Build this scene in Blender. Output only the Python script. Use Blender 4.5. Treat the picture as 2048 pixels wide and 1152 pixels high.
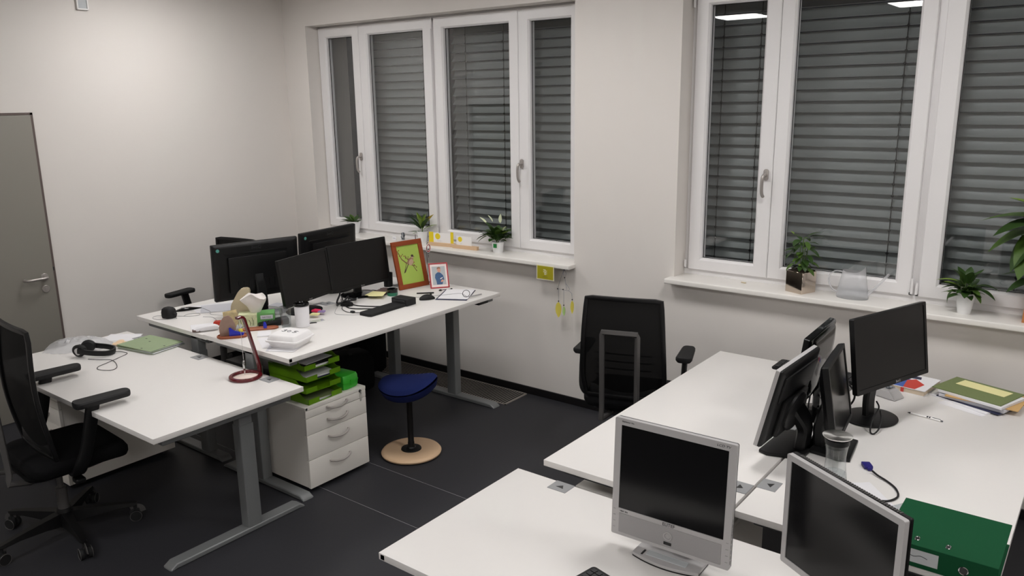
import bpy, bmesh, math, random
from mathutils import Vector, Matrix, Euler
random.seed(7)
R = math.radians
for o in list(bpy.data.objects):
    bpy.data.objects.remove(o, do_unlink=True)
SC = bpy.context.scene
COL = SC.collection

# ------------------------------------------------------------------ camera
CAM_Z = 2.15
cam_d = bpy.data.cameras.new('camera'); cam = bpy.data.objects.new('camera', cam_d); COL.objects.link(cam)
cam_d.sensor_width = 36.0; cam_d.lens = 36.0 * 1600 / 2048; cam_d.clip_start = 0.02; cam_d.clip_end = 60
yaw, pitch, roll = R(-37.6), R(13.2), R(-0.82)
fw = Vector((math.sin(yaw) * math.cos(pitch), math.cos(yaw) * math.cos(pitch), -math.sin(pitch)))
rt = Vector((math.cos(yaw), -math.sin(yaw), 0)); up = rt.cross(fw)
rt2 = math.cos(roll) * rt + math.sin(roll) * up; up2 = -math.sin(roll) * rt + math.cos(roll) * up
mw = Matrix((rt2, up2, -fw)).transposed().to_4x4(); mw.translation = Vector((0, 0, CAM_Z))
cam.matrix_world = mw
SC.camera = cam

# ------------------------------------------------------------------ world, exposure
w = bpy.data.worlds.new('world'); SC.world = w; w.use_nodes = True
w.node_tree.nodes['Background'].inputs[0].default_value = (0.012, 0.014, 0.02, 1)
w.node_tree.nodes['Background'].inputs[1].default_value = 0.5
SC.view_settings.view_transform = 'Standard'; SC.view_settings.look = 'None'
SC.view_settings.gamma = 1; SC.view_settings.use_curve_mapping = False
SC.view_settings.exposure = 0.0
PANEL_STRENGTH = 22.5
PANEL_COLOR = (1.0, 0.978, 0.966)

# ------------------------------------------------------------------ materials
def lin(c):
    return tuple(((v / 255) / 12.92 if v / 255 <= 0.04045 else (((v / 255) + 0.055) / 1.055) ** 2.4) for v in c)

def mat(name, rgb, rough=0.5, metal=0.0, noise=0.0, scale=20, spec=0.5, bump=0.0, coat=0.0, alpha=1.0, trans=0.0, ior=1.45, stretch=None):
    m = bpy.data.materials.new(name); m.use_nodes = True
    nt = m.node_tree; b = nt.nodes['Principled BSDF']
    c = lin(rgb)
    b.inputs['Base Color'].default_value = (*c, 1); b.inputs['Roughness'].default_value = rough
    b.inputs['Metallic'].default_value = metal; b.inputs['Specular IOR Level'].default_value = spec
    b.inputs['Coat Weight'].default_value = coat; b.inputs['IOR'].default_value = ior
    b.inputs['Transmission Weight'].default_value = trans
    if noise or bump:
        tc = nt.nodes.new('ShaderNodeTexCoord'); mp = nt.nodes.new('ShaderNodeMapping'); nz = nt.nodes.new('ShaderNodeTexNoise')
        nt.links.new(tc.outputs['Object'], mp.inputs[0]); nt.links.new(mp.outputs[0], nz.inputs[0])
        if stretch: mp.inputs['Scale'].default_value = stretch
        nz.inputs['Scale'].default_value = scale; nz.inputs['Detail'].default_value = 4
        if noise:
            mx = nt.nodes.new('ShaderNodeMix'); mx.data_type = 'RGBA'
            mx.inputs['A'].default_value = (*[v * (1 - noise) for v in c], 1)
            mx.inputs['B'].default_value = (*[min(1, v * (1 + noise)) for v in c], 1)
            nt.links.new(nz.outputs[0], mx.inputs['Factor']); nt.links.new(mx.outputs['Result'], b.inputs['Base Color'])
        if bump:
            bp = nt.nodes.new('ShaderNodeBump'); bp.inputs['Strength'].default_value = bump; bp.inputs['Distance'].default_value = 0.002
            nt.links.new(nz.outputs[0], bp.inputs['Height']); nt.links.new(bp.outputs[0], b.inputs['Normal'])
    if alpha < 1:
        tr = nt.nodes.new('ShaderNodeBsdfTransparent'); ms = nt.nodes.new('ShaderNodeMixShader'); out = nt.nodes['Material Output']
        ms.inputs[0].default_value = alpha
        nt.links.new(tr.outputs[0], ms.inputs[1]); nt.links.new(b.outputs[0], ms.inputs[2]); nt.links.new(ms.outputs[0], out.inputs[0])
    return m

def two_sided_fresnel(nt, ior):
    fr = nt.nodes.new('ShaderNodeFresnel'); ge = nt.nodes.new('ShaderNodeNewGeometry'); mx = nt.nodes.new('ShaderNodeMix')
    mx.inputs['A'].default_value = ior; mx.inputs['B'].default_value = 1 / ior
    nt.links.new(ge.outputs['Backfacing'], mx.inputs['Factor']); nt.links.new(mx.outputs['Result'], fr.inputs[0])
    return fr

def window_glass():
    m = bpy.data.materials.new('window_glass'); m.use_nodes = True; nt = m.node_tree
    nt.nodes.remove(nt.nodes['Principled BSDF']); out = nt.nodes['Material Output']
    tr = nt.nodes.new('ShaderNodeBsdfTransparent'); tr.inputs[0].default_value = (0.975, 0.98, 0.98, 1)
    gl = nt.nodes.new('ShaderNodeBsdfGlossy'); gl.inputs['Roughness'].default_value = 0.0
    fr = two_sided_fresnel(nt, 1.52)
    ms = nt.nodes.new('ShaderNodeMixShader')
    nt.links.new(fr.outputs[0], ms.inputs[0]); nt.links.new(tr.outputs[0], ms.inputs[1]); nt.links.new(gl.outputs[0], ms.inputs[2])
    nt.links.new(ms.outputs[0], out.inputs[0])
    return m

def clear_mat(name, tint, fac_ior=1.5, body=0.0, rough=0.02):
    """thin clear plastic / glass: see-through with fresnel gloss and a little milky body"""
    m = bpy.data.materials.new(name); m.use_nodes = True; nt = m.node_tree
    nt.nodes.remove(nt.nodes['Principled BSDF']); out = nt.nodes['Material Output']
    tr = nt.nodes.new('ShaderNodeBsdfTransparent'); tr.inputs[0].default_value = (*tint, 1)
    gl = nt.nodes.new('ShaderNodeBsdfGlossy'); gl.inputs['Roughness'].default_value = rough
    df = nt.nodes.new('ShaderNodeBsdfDiffuse'); df.inputs[0].default_value = (0.8, 0.8, 0.82, 1)
    m1 = nt.nodes.new('ShaderNodeMixShader'); m1.inputs[0].default_value = body
    fr = two_sided_fresnel(nt, fac_ior)
    ms = nt.nodes.new('ShaderNodeMixShader')
    nt.links.new(tr.outputs[0], m1.inputs[1]); nt.links.new(df.outputs[0], m1.inputs[2])
    nt.links.new(fr.outputs[0], ms.inputs[0]); nt.links.new(m1.outputs[0], ms.inputs[1]); nt.links.new(gl.outputs[0], ms.inputs[2])
    nt.links.new(ms.outputs[0], out.inputs[0])
    return m

def emit(name, rgb, s):
    m = bpy.data.materials.new(name); m.use_nodes = True; nt = m.node_tree
    nt.nodes.remove(nt.nodes['Principled BSDF'])
    e = nt.nodes.new('ShaderNodeEmission'); e.inputs[0].default_value = (*rgb, 1); e.inputs[1].default_value = s
    nt.links.new(e.outputs[0], nt.nodes['Material Output'].inputs[0])
    return m

def striped(name, c1, c2, scale, axis='X', rough=0.6):
    m = mat(name, c1, rough); nt = m.node_tree; b = nt.nodes['Principled BSDF']
    tc = nt.nodes.new('ShaderNodeTexCoord'); wv = nt.nodes.new('ShaderNodeTexWave'); wv.bands_direction = axis
    wv.inputs['Scale'].default_value = scale; wv.inputs['Distortion'].default_value = 0
    mx = nt.nodes.new('ShaderNodeMix'); mx.data_type = 'RGBA'
    mx.inputs['A'].default_value = (*lin(c1), 1); mx.inputs['B'].default_value = (*lin(c2), 1)
    nt.links.new(tc.outputs['Object'], wv.inputs[0]); nt.links.new(wv.outputs[0], mx.inputs['Factor']); nt.links.new(mx.outputs['Result'], b.inputs['Base Color'])
    return m

M = dict(
    wall=mat('wall_paint', (224, 219, 214), 0.9, noise=0.01, scale=3, spec=0.2, bump=0.05),
    ceiling=mat('ceiling_paint', (200, 196, 190), 0.9, spec=0.2),
    floor=mat('floor_linoleum', (46, 46, 50), 0.55, noise=0.10, scale=60, spec=0.35, bump=0.1),
    seam=mat('floor_seam', (150, 150, 152), 0.6),
    base=mat('baseboard_black', (14, 12, 14), 0.5),
    pvc=mat('window_pvc', (232, 230, 230), 0.35, spec=0.5),
    sill=mat('sill_laminate', (232, 229, 224), 0.25, noise=0.01, scale=8),
    gasket=mat('gasket', (25, 25, 27), 0.6),
    alu=mat('blind_aluminium', (146, 150, 150), 0.5, metal=0.2),
    cord=mat('blind_cord', (22, 22, 24), 0.7),
    handle=mat('brushed_handle', (176, 170, 166), 0.4, metal=0.6),
    door=mat('door_grey', (136, 132, 124), 0.5),
    doorline=mat('door_edge', (100, 88, 84), 0.5),
    top=mat('desk_white', (230, 227, 224), 0.38, noise=0.008, scale=30, bump=0.02),
    edge=mat('desk_edge', (224, 219, 212), 0.5),
    legm=mat('leg_grey', (128, 130, 131), 0.42, metal=0.25),
    leg2=mat('leg_grey_upper', (140, 142, 143), 0.38, metal=0.3),
    bolt=mat('bolt', (50, 50, 50), 0.5),
    gromm=mat('cable_flap_grey', (148, 149, 150), 0.45),
    black=mat('plastic_black', (16, 16, 17), 0.42, spec=0.4),
    blackg=mat('plastic_black_gloss', (10, 10, 11), 0.12),
    blackm=mat('plastic_black_matt', (22, 22, 23), 0.7, noise=0.1, scale=200, bump=0.1),
    dark=mat('dark_grey', (46, 46, 48), 0.5),
    screen=mat('screen_off', (19, 18, 18), 0.32, spec=0.35),
    screen2=mat('screen_off_gloss', (14, 14, 15), 0.16, spec=0.5),
    silver=mat('silver_plastic', (186, 184, 184), 0.42, metal=0.12),
    silver2=mat('silver_plastic_dark', (160, 158, 158), 0.5, metal=0.1, noise=0.05, scale=400),
    fabric=mat('chair_fabric', (13, 13, 15), 0.9, noise=0.2, scale=300, bump=0.3, spec=0.2),
    mesh=mat('chair_mesh', (9, 9, 10), 0.8, spec=0.2, alpha=0.985),
    cframe=mat('chair_frame_grey', (92, 90, 89), 0.4, metal=0.3),
    chrome=mat('chrome', (205, 205, 205), 0.12, metal=1.0),
    steel=mat('brushed_steel', (222, 220, 217), 0.42, metal=0.75),
    blue=mat('stool_fabric', (26, 36, 84), 0.95, noise=0.15, scale=300, bump=0.2, spec=0.2),
    beech=mat('beech', (212, 180, 146), 0.5, noise=0.06, scale=9, stretch=(1, 8, 1)),
    woodpot=mat('wood_pot', (184, 120, 72), 0.55, noise=0.15, scale=12, stretch=(1, 1, 6)),
    cabw=mat('cabinet_white', (232, 228, 221), 0.45),
    cabin=mat('cabinet_gap', (60, 58, 56), 0.7),
    green=mat('tray_green', (104, 152, 20), 0.35, alpha=0.93),
    greenb=mat('lunchbox_green', (58, 176, 48), 0.35),
    paper=mat('paper_white', (232, 231, 234), 0.85),
    paper2=mat('paper_grey', (206, 206, 212), 0.85),
    folder=mat('folder_green', (150, 166, 132), 0.8, noise=0.05, scale=40),
    foldero=mat('folder_olive', (116, 128, 84), 0.85, noise=0.06, scale=60),
    manila=mat('manila', (206, 168, 112), 0.85),
    note=mat('note_yellow', (236, 230, 170), 0.8),
    pink=mat('note_pink', (236, 50, 96), 0.7),
    purple=mat('note_purple', (150, 130, 180), 0.7),
    binder=mat('binder_green', (14, 74, 44), 0.75, noise=0.06, scale=300, spec=0.2),
    label=mat('label_grey', (192, 196, 198), 0.7),
    redw=mat('dark_red_lacquer', (92, 16, 24), 0.25, coat=0.4),
    pale=mat('pale_felt', (232, 216, 206), 0.9),
    foam=mat('foam_box', (240, 238, 238), 0.5),
    ink=mat('ink', (60, 60, 66), 0.7),
    frame=mat('frame_cherry', (142, 66, 30), 0.4, noise=0.15, scale=10, stretch=(1, 1, 5)),
    redf=mat('frame_red', (168, 44, 52), 0.4),
    picg=mat('picture_green', (168, 194, 88), 0.6, noise=0.12, scale=8),
    mount=mat('photo_mount', (236, 222, 218), 0.7),
    photobg=mat('photo_background', (176, 180, 182), 0.6),
    skin=mat('photo_skin', (206, 150, 128), 0.6),
    hairp=mat('photo_hair', (150, 110, 90), 0.7),
    shirt=mat('photo_shirt', (56, 88, 128), 0.6, noise=0.6, scale=180),
    bird1=mat('bird_brown', (150, 120, 92), 0.6), bird2=mat('bird_pale', (188, 160, 134), 0.6), bird3=mat('bird_dark', (70, 56, 44), 0.6),
    berry=mat('berry', (150, 50, 50), 0.6), twig=mat('twig', (120, 92, 60), 0.7), white=mat('white_plain', (240, 238, 236), 0.5),
    potw=mat('pot_white', (236, 236, 236), 0.25),
    soil=mat('soil', (50, 38, 30), 0.95, noise=0.3, scale=120, bump=0.6),
    leaf=mat('leaf_green', (72, 100, 38), 0.45, noise=0.25, scale=25),
    leafd=mat('leaf_dark', (48, 74, 30), 0.4, noise=0.25, scale=25),
    leafl=mat('leaf_light', (122, 150, 56), 0.45, noise=0.25, scale=25),
    leafy=mat('leaf_yellow', (196, 172, 40), 0.5, noise=0.35, scale=60),
    spathe=mat('spathe', (218, 226, 190), 0.5), stem=mat('stem', (84, 110, 50), 0.6), trunk=mat('trunk', (118, 92, 62), 0.8),
    mirror=mat('mirror_pot', (214, 200, 186), 0.1, metal=1.0),
    olive=mat('card_olive', (164, 156, 20), 0.7), cream=mat('card_cream', (232, 228, 196), 0.8),
    yellow=mat('card_yellow', (232, 208, 40), 0.7), feath=mat('feather_yellow', (222, 206, 40), 0.9, alpha=0.85), feathg=mat('feather_green', (160, 208, 90), 0.9, alpha=0.7),
    wire=mat('wire_blue', (70, 80, 110), 0.5), beads=mat('bead_dark', (40, 30, 34), 0.3),
    tag=mat('tag_green', (30, 130, 60), 0.5), navy=mat('navy', (36, 40, 70), 0.5), vga=mat('plug_blue', (40, 36, 120), 0.4),
    cable=mat('cable_black', (20, 20, 22), 0.5), cableg=mat('cable_grey', (150, 150, 150), 0.5),
    leather=mat('tray_leather', (150, 84, 56), 0.5, noise=0.1, scale=40), stone=mat('stone_slice', (150, 124, 110), 0.5, noise=0.3, scale=28),
    bluep=mat('plastic_blue', (36, 44, 170), 0.3), yellowp=mat('plastic_yellow', (220, 206, 50), 0.3),
    beige=mat('beige_plastic', (190, 176, 148), 0.45), tissue=mat('tissue', (232, 226, 222), 0.95, alpha=0.93),
    tgreen=mat('tissue_box_green', (98, 156, 88), 0.6), tpale=mat('tissue_box_pale', (206, 210, 170), 0.6, noise=0.35, scale=70),
    redp=mat('red_plastic', (176, 48, 28), 0.4), orangep=mat('orange_plastic', (220, 130, 60), 0.5), brownp=mat('brown_grey', (104, 84, 80), 0.5),
    cardm=mat('greeting_card', (214, 196, 150), 0.7, noise=0.4, scale=45),
    snack=mat('snack_peach', (236, 206, 170), 0.8, noise=0.1, scale=60), greend=mat('tape_green', (40, 116, 88), 0.3),
    bag=clear_mat('plastic_bag', (0.93, 0.94, 0.95), 1.25, 0.38, 0.35), clear=clear_mat('clear_plastic', (0.93, 0.95, 0.96), 1.35, 0.10, 0.05),
    milky=clear_mat('milky_plastic', (0.97, 0.975, 0.98), 1.3, 0.32, 0.15),
    glass=clear_mat('drinking_glass', (0.96, 0.97, 0.97), 1.45, 0.0, 0.01), water=clear_mat('water', (0.94, 0.955, 0.965), 1.33, 0.03, 0.0),
    wglass=window_glass(),
    panel=emit('light_panel', PANEL_COLOR, PANEL_STRENGTH), lampframe=mat('lamp_frame', (235, 235, 235), 0.4),
    bookr=mat('book_red', (200, 66, 56), 0.6), bookb=mat('book_blue', (66, 96, 168), 0.6), bookp=mat('book_pages', (206, 190, 168), 0.8, noise=0.1, scale=200, stretch=(1, 1, 30)),
    clip=mat('clip_wire', (120, 124, 130), 0.25, metal=0.9), grille=mat('grille_alu', (150, 143, 136), 0.5, metal=0.2), pit=mat('grille_pit', (18, 18, 18), 0.9),
    redbag=mat('strap', (28, 28, 30), 0.8), teal=mat('sticker_teal', (90, 160, 150), 0.5),
)

M['spun'] = mat('spun_steel', (232, 230, 226), 0.32, metal=1.0)
_nt = M['spun'].node_tree; _tg = _nt.nodes.new('ShaderNodeTangent'); _tg.direction_type = 'RADIAL'; _tg.axis = 'Z'
_nt.nodes['Principled BSDF'].inputs['Anisotropic'].default_value = 0.85
_nt.links.new(_tg.outputs[0], _nt.nodes['Principled BSDF'].inputs['Tangent'])

# ------------------------------------------------------------------ mesh helpers
def nb(): return bmesh.new()

def add_box(bm, x0, x1, y0, y1, z0, z1, bev=0.0, seg=2, mtx=None, mi=0):
    t = bmesh.new()
    vs = [t.verts.new(p) for p in ((x0, y0, z0), (x1, y0, z0), (x1, y1, z0), (x0, y1, z0), (x0, y0, z1), (x1, y0, z1), (x1, y1, z1), (x0, y1, z1))]
    for f in ((0, 3, 2, 1), (4, 5, 6, 7), (0, 1, 5, 4), (1, 2, 6, 5), (2, 3, 7, 6), (3, 0, 4, 7)):
        t.faces.new([vs[i] for i in f])
    if bev: bmesh.ops.bevel(t, geom=list(t.edges), offset=bev, segments=seg, profile=0.6, affect='EDGES')
    merge(bm, t, mtx, mi)

def merge(bm, t, mtx=None, mi=0):
    if mtx is not None: bmesh.ops.transform(t, matrix=mtx, verts=t.verts)
    mp = {v: bm.verts.new(v.co) for v in t.verts}
    for f in t.faces:
        try:
            nf = bm.faces.new([mp[v] for v in f.verts]); nf.material_index = mi if mi else f.material_index
        except ValueError: pass
    t.free()

def add_prism(bm, pts, z0, z1, bev=0.0, mtx=None, mi=0, seg=2):
    t = bmesh.new()
    a = [t.verts.new((p[0], p[1], z0)) for p in pts]; b = [t.verts.new((p[0], p[1], z1)) for p in pts]
    n = len(pts)
    t.faces.new(a[::-1]); t.faces.new(b)
    for i in range(n): t.faces.new((a[i], a[(i + 1) % n], b[(i + 1) % n], b[i]))
    bmesh.ops.recalc_face_normals(t, faces=t.faces)
    if bev:
        es = [e for e in t.edges if abs(e.verts[0].co.z - e.verts[1].co.z) < 1e-6]
        bmesh.ops.bevel(t, geom=es, offset=bev, segments=seg, profile=0.6, affect='EDGES')
    merge(bm, t, mtx, mi)

def add_lathe(bm, prof, n=32, mtx=None, sx=1, sy=1, mi=0, cap=True):
    t = bmesh.new(); rings = []
    for r, z in prof:
        if r < 1e-5: rings.append([t.verts.new((0, 0, z))])
        else: rings.append([t.verts.new((r * sx * math.cos(2 * math.pi * i / n), r * sy * math.sin(2 * math.pi * i / n), z)) for i in range(n)])
    for a, b in zip(rings[:-1], rings[1:]):
        if len(a) == 1 and len(b) == 1: continue
        for i in range(n):
            j = (i + 1) % n
            if len(a) == 1: t.faces.new((a[0], b[i], b[j]))
            elif len(b) == 1: t.faces.new((a[i], a[j], b[0]))
            else: t.faces.new((a[i], a[j], b[j], b[i]))
    if cap:
        if len(rings[0]) > 1: t.faces.new(rings[0][::-1])
        if len(rings[-1]) > 1: t.faces.new(rings[-1])
    merge(bm, t, mtx, mi)

def spline(pts, per=8, closed=False):
    P = [Vector(p) for p in pts]; out = []; n = len(P)
    if n < 3 and not closed: return P
    for i in range(n if closed else n - 1):
        p0 = P[(i - 1) % n] if closed or i > 0 else P[0] * 2 - P[1]
        p1 = P[i]; p2 = P[(i + 1) % n]
        p3 = P[(i + 2) % n] if closed or i + 2 < n else P[-1] * 2 - P[-2]
        for k in range(per):
            t = k / per
            out.append(0.5 * ((2 * p1) + (-p0 + p2) * t + (2 * p0 - 5 * p1 + 4 * p2 - p3) * t * t + (-p0 + 3 * p1 - 3 * p2 + p3) * t ** 3))
    if not closed: out.append(P[-1])
    return out

def add_tube(bm, pts, r, n=8, closed=False, rect=None, mi=0):
    """tube along points; r number or list; rect=(a,b) gives a flat section (a along side, b along up)"""
    P = [Vector(p) for p in pts]; m = len(P); rings = []
    prev = None
    for i in range(m):
        if closed: d = P[(i + 1) % m] - P[i - 1]
        else: d = P[min(i + 1, m - 1)] - P[max(i - 1, 0)]
        if d.length < 1e-9: d = Vector((0, 0, 1))
        d.normalize()
        if prev is None:
            u = Vector((0, 0, 1)) if abs(d.z) < 0.9 else Vector((0, 1, 0))
            s = d.cross(u).normalized()
        else:
            s = (prev - d * prev.dot(d))
            s = s.normalized() if s.length > 1e-6 else d.cross(Vector((0, 0, 1))).normalized()
        prev = s; v = s.cross(d)
        rr = r[i] if isinstance(r, (list, tuple)) else r
        if rect:
            a, b = rect; k = rr
            cs = [(-a, -b * .6), (-a * .75, -b), (a * .75, -b), (a, -b * .6), (a, b * .6), (a * .75, b), (-a * .75, b), (-a, b * .6)]
            rings.append([bm.verts.new(P[i] + s * (c[0] * k) + v * (c[1] * k)) for c in cs])
        else:
            rings.append([bm.verts.new(P[i] + (s * math.cos(2 * math.pi * j / n) + v * math.sin(2 * math.pi * j / n)) * rr) for j in range(n)])
    k = len(rings[0])
    for i in range(m if closed else m - 1):
        a, b = rings[i], rings[(i + 1) % m]
        for j in range(k):
            f = bm.faces.new((a[j], a[(j + 1) % k], b[(j + 1) % k], b[j])); f.material_index = mi
    if not closed:
        bm.faces.new(rings[0][::-1]).material_index = mi; bm.faces.new(rings[-1]).material_index = mi

def add_sphere(bm, c, r, sc=(1, 1, 1), u=16, v=10, mi=0):
    t = bmesh.new(); bmesh.ops.create_uvsphere(t, u_segments=u, v_segments=v, radius=r)
    merge(bm, t, Matrix.Translation(c) @ Matrix.Diagonal((*sc, 1)), mi)

def add_loft(bm, rings, capa=True, capb=True, mi=0):
    vs = [[bm.verts.new(p) for p in r] for r in rings]; k = len(vs[0])
    for a, b in zip(vs[:-1], vs[1:]):
        for j in range(k): bm.faces.new((a[j], a[(j + 1) % k], b[(j + 1) % k], b[j])).material_index = mi
    if capa: bm.faces.new(vs[0][::-1]).material_index = mi
    if capb: bm.faces.new(vs[-1]).material_index = mi

def rrect(hw, hh, r, n=5):
    out = []
    for cx, cy, a0 in ((hw - r, hh - r, 0), (-hw + r, hh - r, 90), (-hw + r, -hh + r, 180), (hw - r, -hh + r, 270)):
        for i in range(n + 1):
            a = R(a0 + 90 * i / n); out.append((cx + r * math.cos(a), cy + r * math.sin(a)))
    return out

def add_sheet(bm, w_, h_, z=0.0, th=0.0006, curl=0.0, mtx=None, nx=6, ny=6):
    """a sheet with thickness and an optional lift"""
    t = bmesh.new(); g = {}
    for s in (0, 1):
        for i in range(nx + 1):
            for j in range(ny + 1):
                x = (i / nx - .5) * w_; y = (j / ny - .5) * h_
                g[s, i, j] = t.verts.new((x, y, z + (th if s else 0) + curl * ((i / nx) ** 3) * (j / ny) ** 2))
    for i in range(nx):
        for j in range(ny):
            t.faces.new((g[1, i, j], g[1, i + 1, j], g[1, i + 1, j + 1], g[1, i, j + 1])); t.faces.new((g[0, i, j], g[0, i, j + 1], g[0, i + 1, j + 1], g[0, i + 1, j]))
    for i in range(nx):
        for j in (0, ny): t.faces.new((g[0, i, j], g[0, i + 1, j], g[1, i + 1, j], g[1, i, j]))
    for j in range(ny):
        for i in (0, nx): t.faces.new((g[0, i, j], g[0, i, j + 1], g[1, i, j + 1], g[1, i, j]))
    bmesh.ops.recalc_face_normals(t, faces=t.faces)
    merge(bm, t, mtx)

def obj(name, bm, m, parent=None, smooth=True, loc=None, rot=None, label=None, recalc=True):
    me = bpy.data.meshes.new(name)
    if isinstance(bm, bmesh.types.BMesh):
        if recalc: bmesh.ops.recalc_face_normals(bm, faces=bm.faces)
        if smooth:
            for f in bm.faces: f.smooth = True
            for e in bm.edges:
                if len(e.link_faces) == 2 and e.calc_face_angle(0) > R(38): e.smooth = False
        bm.to_mesh(me); bm.free()
    for x in (m if isinstance(m, (list, tuple)) else [m]): me.materials.append(x)
    o = bpy.data.objects.new(name, me); COL.objects.link(o)
    if parent is not None: o.parent = parent
    if loc is not None: o.location = loc
    if rot is not None: o.rotation_euler = rot
    if label: o['label'] = label
    return o

def thing(name, label, cat, loc=(0, 0, 0), rz=0.0, group=None):
    o = bpy.data.objects.new(name, None); COL.objects.link(o)
    o.location = loc; o.rotation_euler = (0, 0, rz); o.empty_display_size = 0.05
    o['label'] = label; o['category'] = cat
    if group: o['group'] = group
    return o

def tag(o, label, cat, group=None):
    o['label'] = label; o['category'] = cat
    if group: o['group'] = group
    return o

def struct(o): o['kind'] = 'structure'; return o

def copy_part(o, parent, loc=None, rot=None, scale=None):
    c = o.copy(); COL.objects.link(c); c.parent = parent
    if loc is not None: c.location = loc
    if rot is not None: c.rotation_euler = rot
    if scale is not None: c.scale = scale
    return c

DG = bpy.context.evaluated_depsgraph_get()
def text_obj(name, s, size, m, parent, mtx, depth=0.0004, shear=0.0, sx=1.0):
    c = bpy.data.curves.new(name, 'FONT'); c.body = s; c.size = size; c.extrude = depth; c.align_x = 'CENTER'; c.align_y = 'CENTER'; c.shear = shear
    t = bpy.data.objects.new(name, c); COL.objects.link(t)
    dg = bpy.context.evaluated_depsgraph_get(); dg.update()
    me = bpy.data.meshes.new_from_object(t.evaluated_get(dg)); bpy.data.objects.remove(t, do_unlink=True); bpy.data.curves.remove(c)
    me.transform(mtx @ Matrix.Diagonal((sx, 1, 1, 1))); me.materials.clear(); me.materials.append(m); me.name = name
    o = bpy.data.objects.new(name, me); COL.objects.link(o); o.parent = parent
    return o

T = Matrix.Translation
def RX(a): return Matrix.Rotation(R(a), 4, 'X')
def RY(a): return Matrix.Rotation(R(a), 4, 'Y')
def RZ(a): return Matrix.Rotation(R(a), 4, 'Z')

# ================================================================== ROOM
XL, XR, YW, YF, ZC = -6.0, 2.6, 4.58, -2.6, 3.15
WT = 0.45
# floor: three sheets with fine seams running parallel to the window wall
b = nb(); add_box(b, XL - .3, XR + .3, YF - .3, YW + .3, -0.12, -0.0005); fl = struct(obj('floor', b, M['seam'], smooth=False))
for (a0, a1) in ((YF - .2, 2.6605), (2.6635, 3.0485), (3.0515, YW + .02)):
    b = nb(); add_box(b, XL - .02, XR + .02, a0, a1, -0.006, 0.0); obj('floor_sheet', b, M['floor'], fl, smooth=False)
b = nb(); add_box(b, XL - .3, XR + .3, YF - .3, YW + WT, ZC, ZC + .15); struct(obj('ceiling', b, M['ceiling'], smooth=False))
b = nb(); add_box(b, XL - .25, XL, YF - .3, YW + WT, 0, ZC); struct(obj('wall_left', b, M['wall'], smooth=False))
b = nb(); add_box(b, XR, XR + .25, YF - .3, YW + WT, 0, ZC); struct(obj('wall_right', b, M['wall'], smooth=False))
b = nb(); add_box(b, XL, XR, YF - .25, YF, 0, ZC); struct(obj('wall_front', b, M['wall'], smooth=False))
# window wall with two openings
W1 = (-5.70, -2.98); W2 = (-2.22, 0.54); ZS, ZH = 1.005, 2.785
b = nb(); y0, y1 = YW, YW + WT
add_box(b, XL, XR, y0, y1, 0, ZS); add_box(b, XL, XR, y0, y1, ZH, ZC)
add_box(b, XL, W1[0], y0, y1, ZS, ZH); add_box(b, W1[1], W2[0], y0, y1, ZS, ZH); add_box(b, W2[1], XR, y0, y1, ZS, ZH)
struct(obj('wall_back', b, M['wall'], smooth=False))
b = nb(); add_box(b, XL, XR, YW - .013, YW, 0, .056, .002, 1); struct(obj('baseboard_back', b, M['base']))
b = nb(); add_box(b, XL, XL + .013, YF, 1.48, 0, .056, .002, 1); add_box(b, XL, XL + .013, 2.45, YW - .013, 0, .056, .002, 1); struct(obj('baseboard_left', b, M['base']))
# sills
for i, (a0, a1) in enumerate((W1, W2)):
    b = nb(); l = a0 - (0.0 if i == 0 else .03); r = a1 + .012
    add_box(b, l, r, 4.495, 4.735, 1.008, 1.04, .007, 3)
    s = struct(obj('trim_%d' % (i + 1), b, M['sill'])); s['label'] = 'white window sill board with rounded front edge'

# ---- windows
def rect_frame(bm, x0, x1, z0, z1, t, ya, yb, bev=.004, tb=None):
    tb = tb or t
    add_box(bm, x0, x0 + t, ya, yb, z0, z1, bev, 2); add_box(bm, x1 - t, x1, ya, yb, z0, z1, bev, 2)
    add_box(bm, x0 + t - .001, x1 - t + .001, ya, yb, z1 - t, z1, bev, 2); add_box(bm, x0 + t - .001, x1 - t + .001, ya, yb, z0, z0 + tb, bev, 2)

def sash_frame(bm, x0, x1, z0, z1, gx0, gx1, gz0, gz1, ya, yb):
    """mitred sash: outer rectangle to glass rectangle, with a sloped glazing bead"""
    o = [(x0, z0), (x1, z0), (x1, z1), (x0, z1)]
    mid = [(gx0 - .012, gz0 - .012), (gx1 + .012, gz0 - .012), (gx1 + .012, gz1 + .012), (gx0 - .012, gz1 + .012)]
    g = [(gx0, gz0), (gx1, gz0), (gx1, gz1), (gx0, gz1)]
    def ring(p, y): return [bm.verts.new((a, y, c)) for a, c in p]
    ins = [(x0 + .004, z0 + .004), (x1 - .004, z0 + .004), (x1 - .004, z1 - .004), (x0 + .004, z1 - .004)]
    rs = [ring(o, yb), ring(o, ya + .004), ring(ins, ya), ring(mid, ya), ring(g, ya + .014), ring(g, yb)]
    for a, c in zip(rs, rs[1:] + rs[:1]):
        for j in range(4): bm.faces.new((a[j], a[(j + 1) % 4], c[(j + 1) % 4], c[j]))

def window_handle(parent, x, z, flip=1):
    b = nb(); add_prism(b, rrect(.015, .034, .014), 0, .010, .003, T((x, 4.702, z)) @ RX(90))
    h = obj('handle', b, M['handle'], parent)
    b = nb()
    pts = [(x, 4.70, z), (x, 4.668, z), (x - .004 * flip, 4.655, z - .012), (x - .006 * flip, 4.652, z - .04), (x - .006 * flip, 4.654, z - .095), (x - .004 * flip, 4.662, z - .118), (x - .002 * flip, 4.672, z - .128)]
    add_tube(b, spline(pts, 5), .0095, 10)
    obj('lever', b, M['handle'], h)

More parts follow.
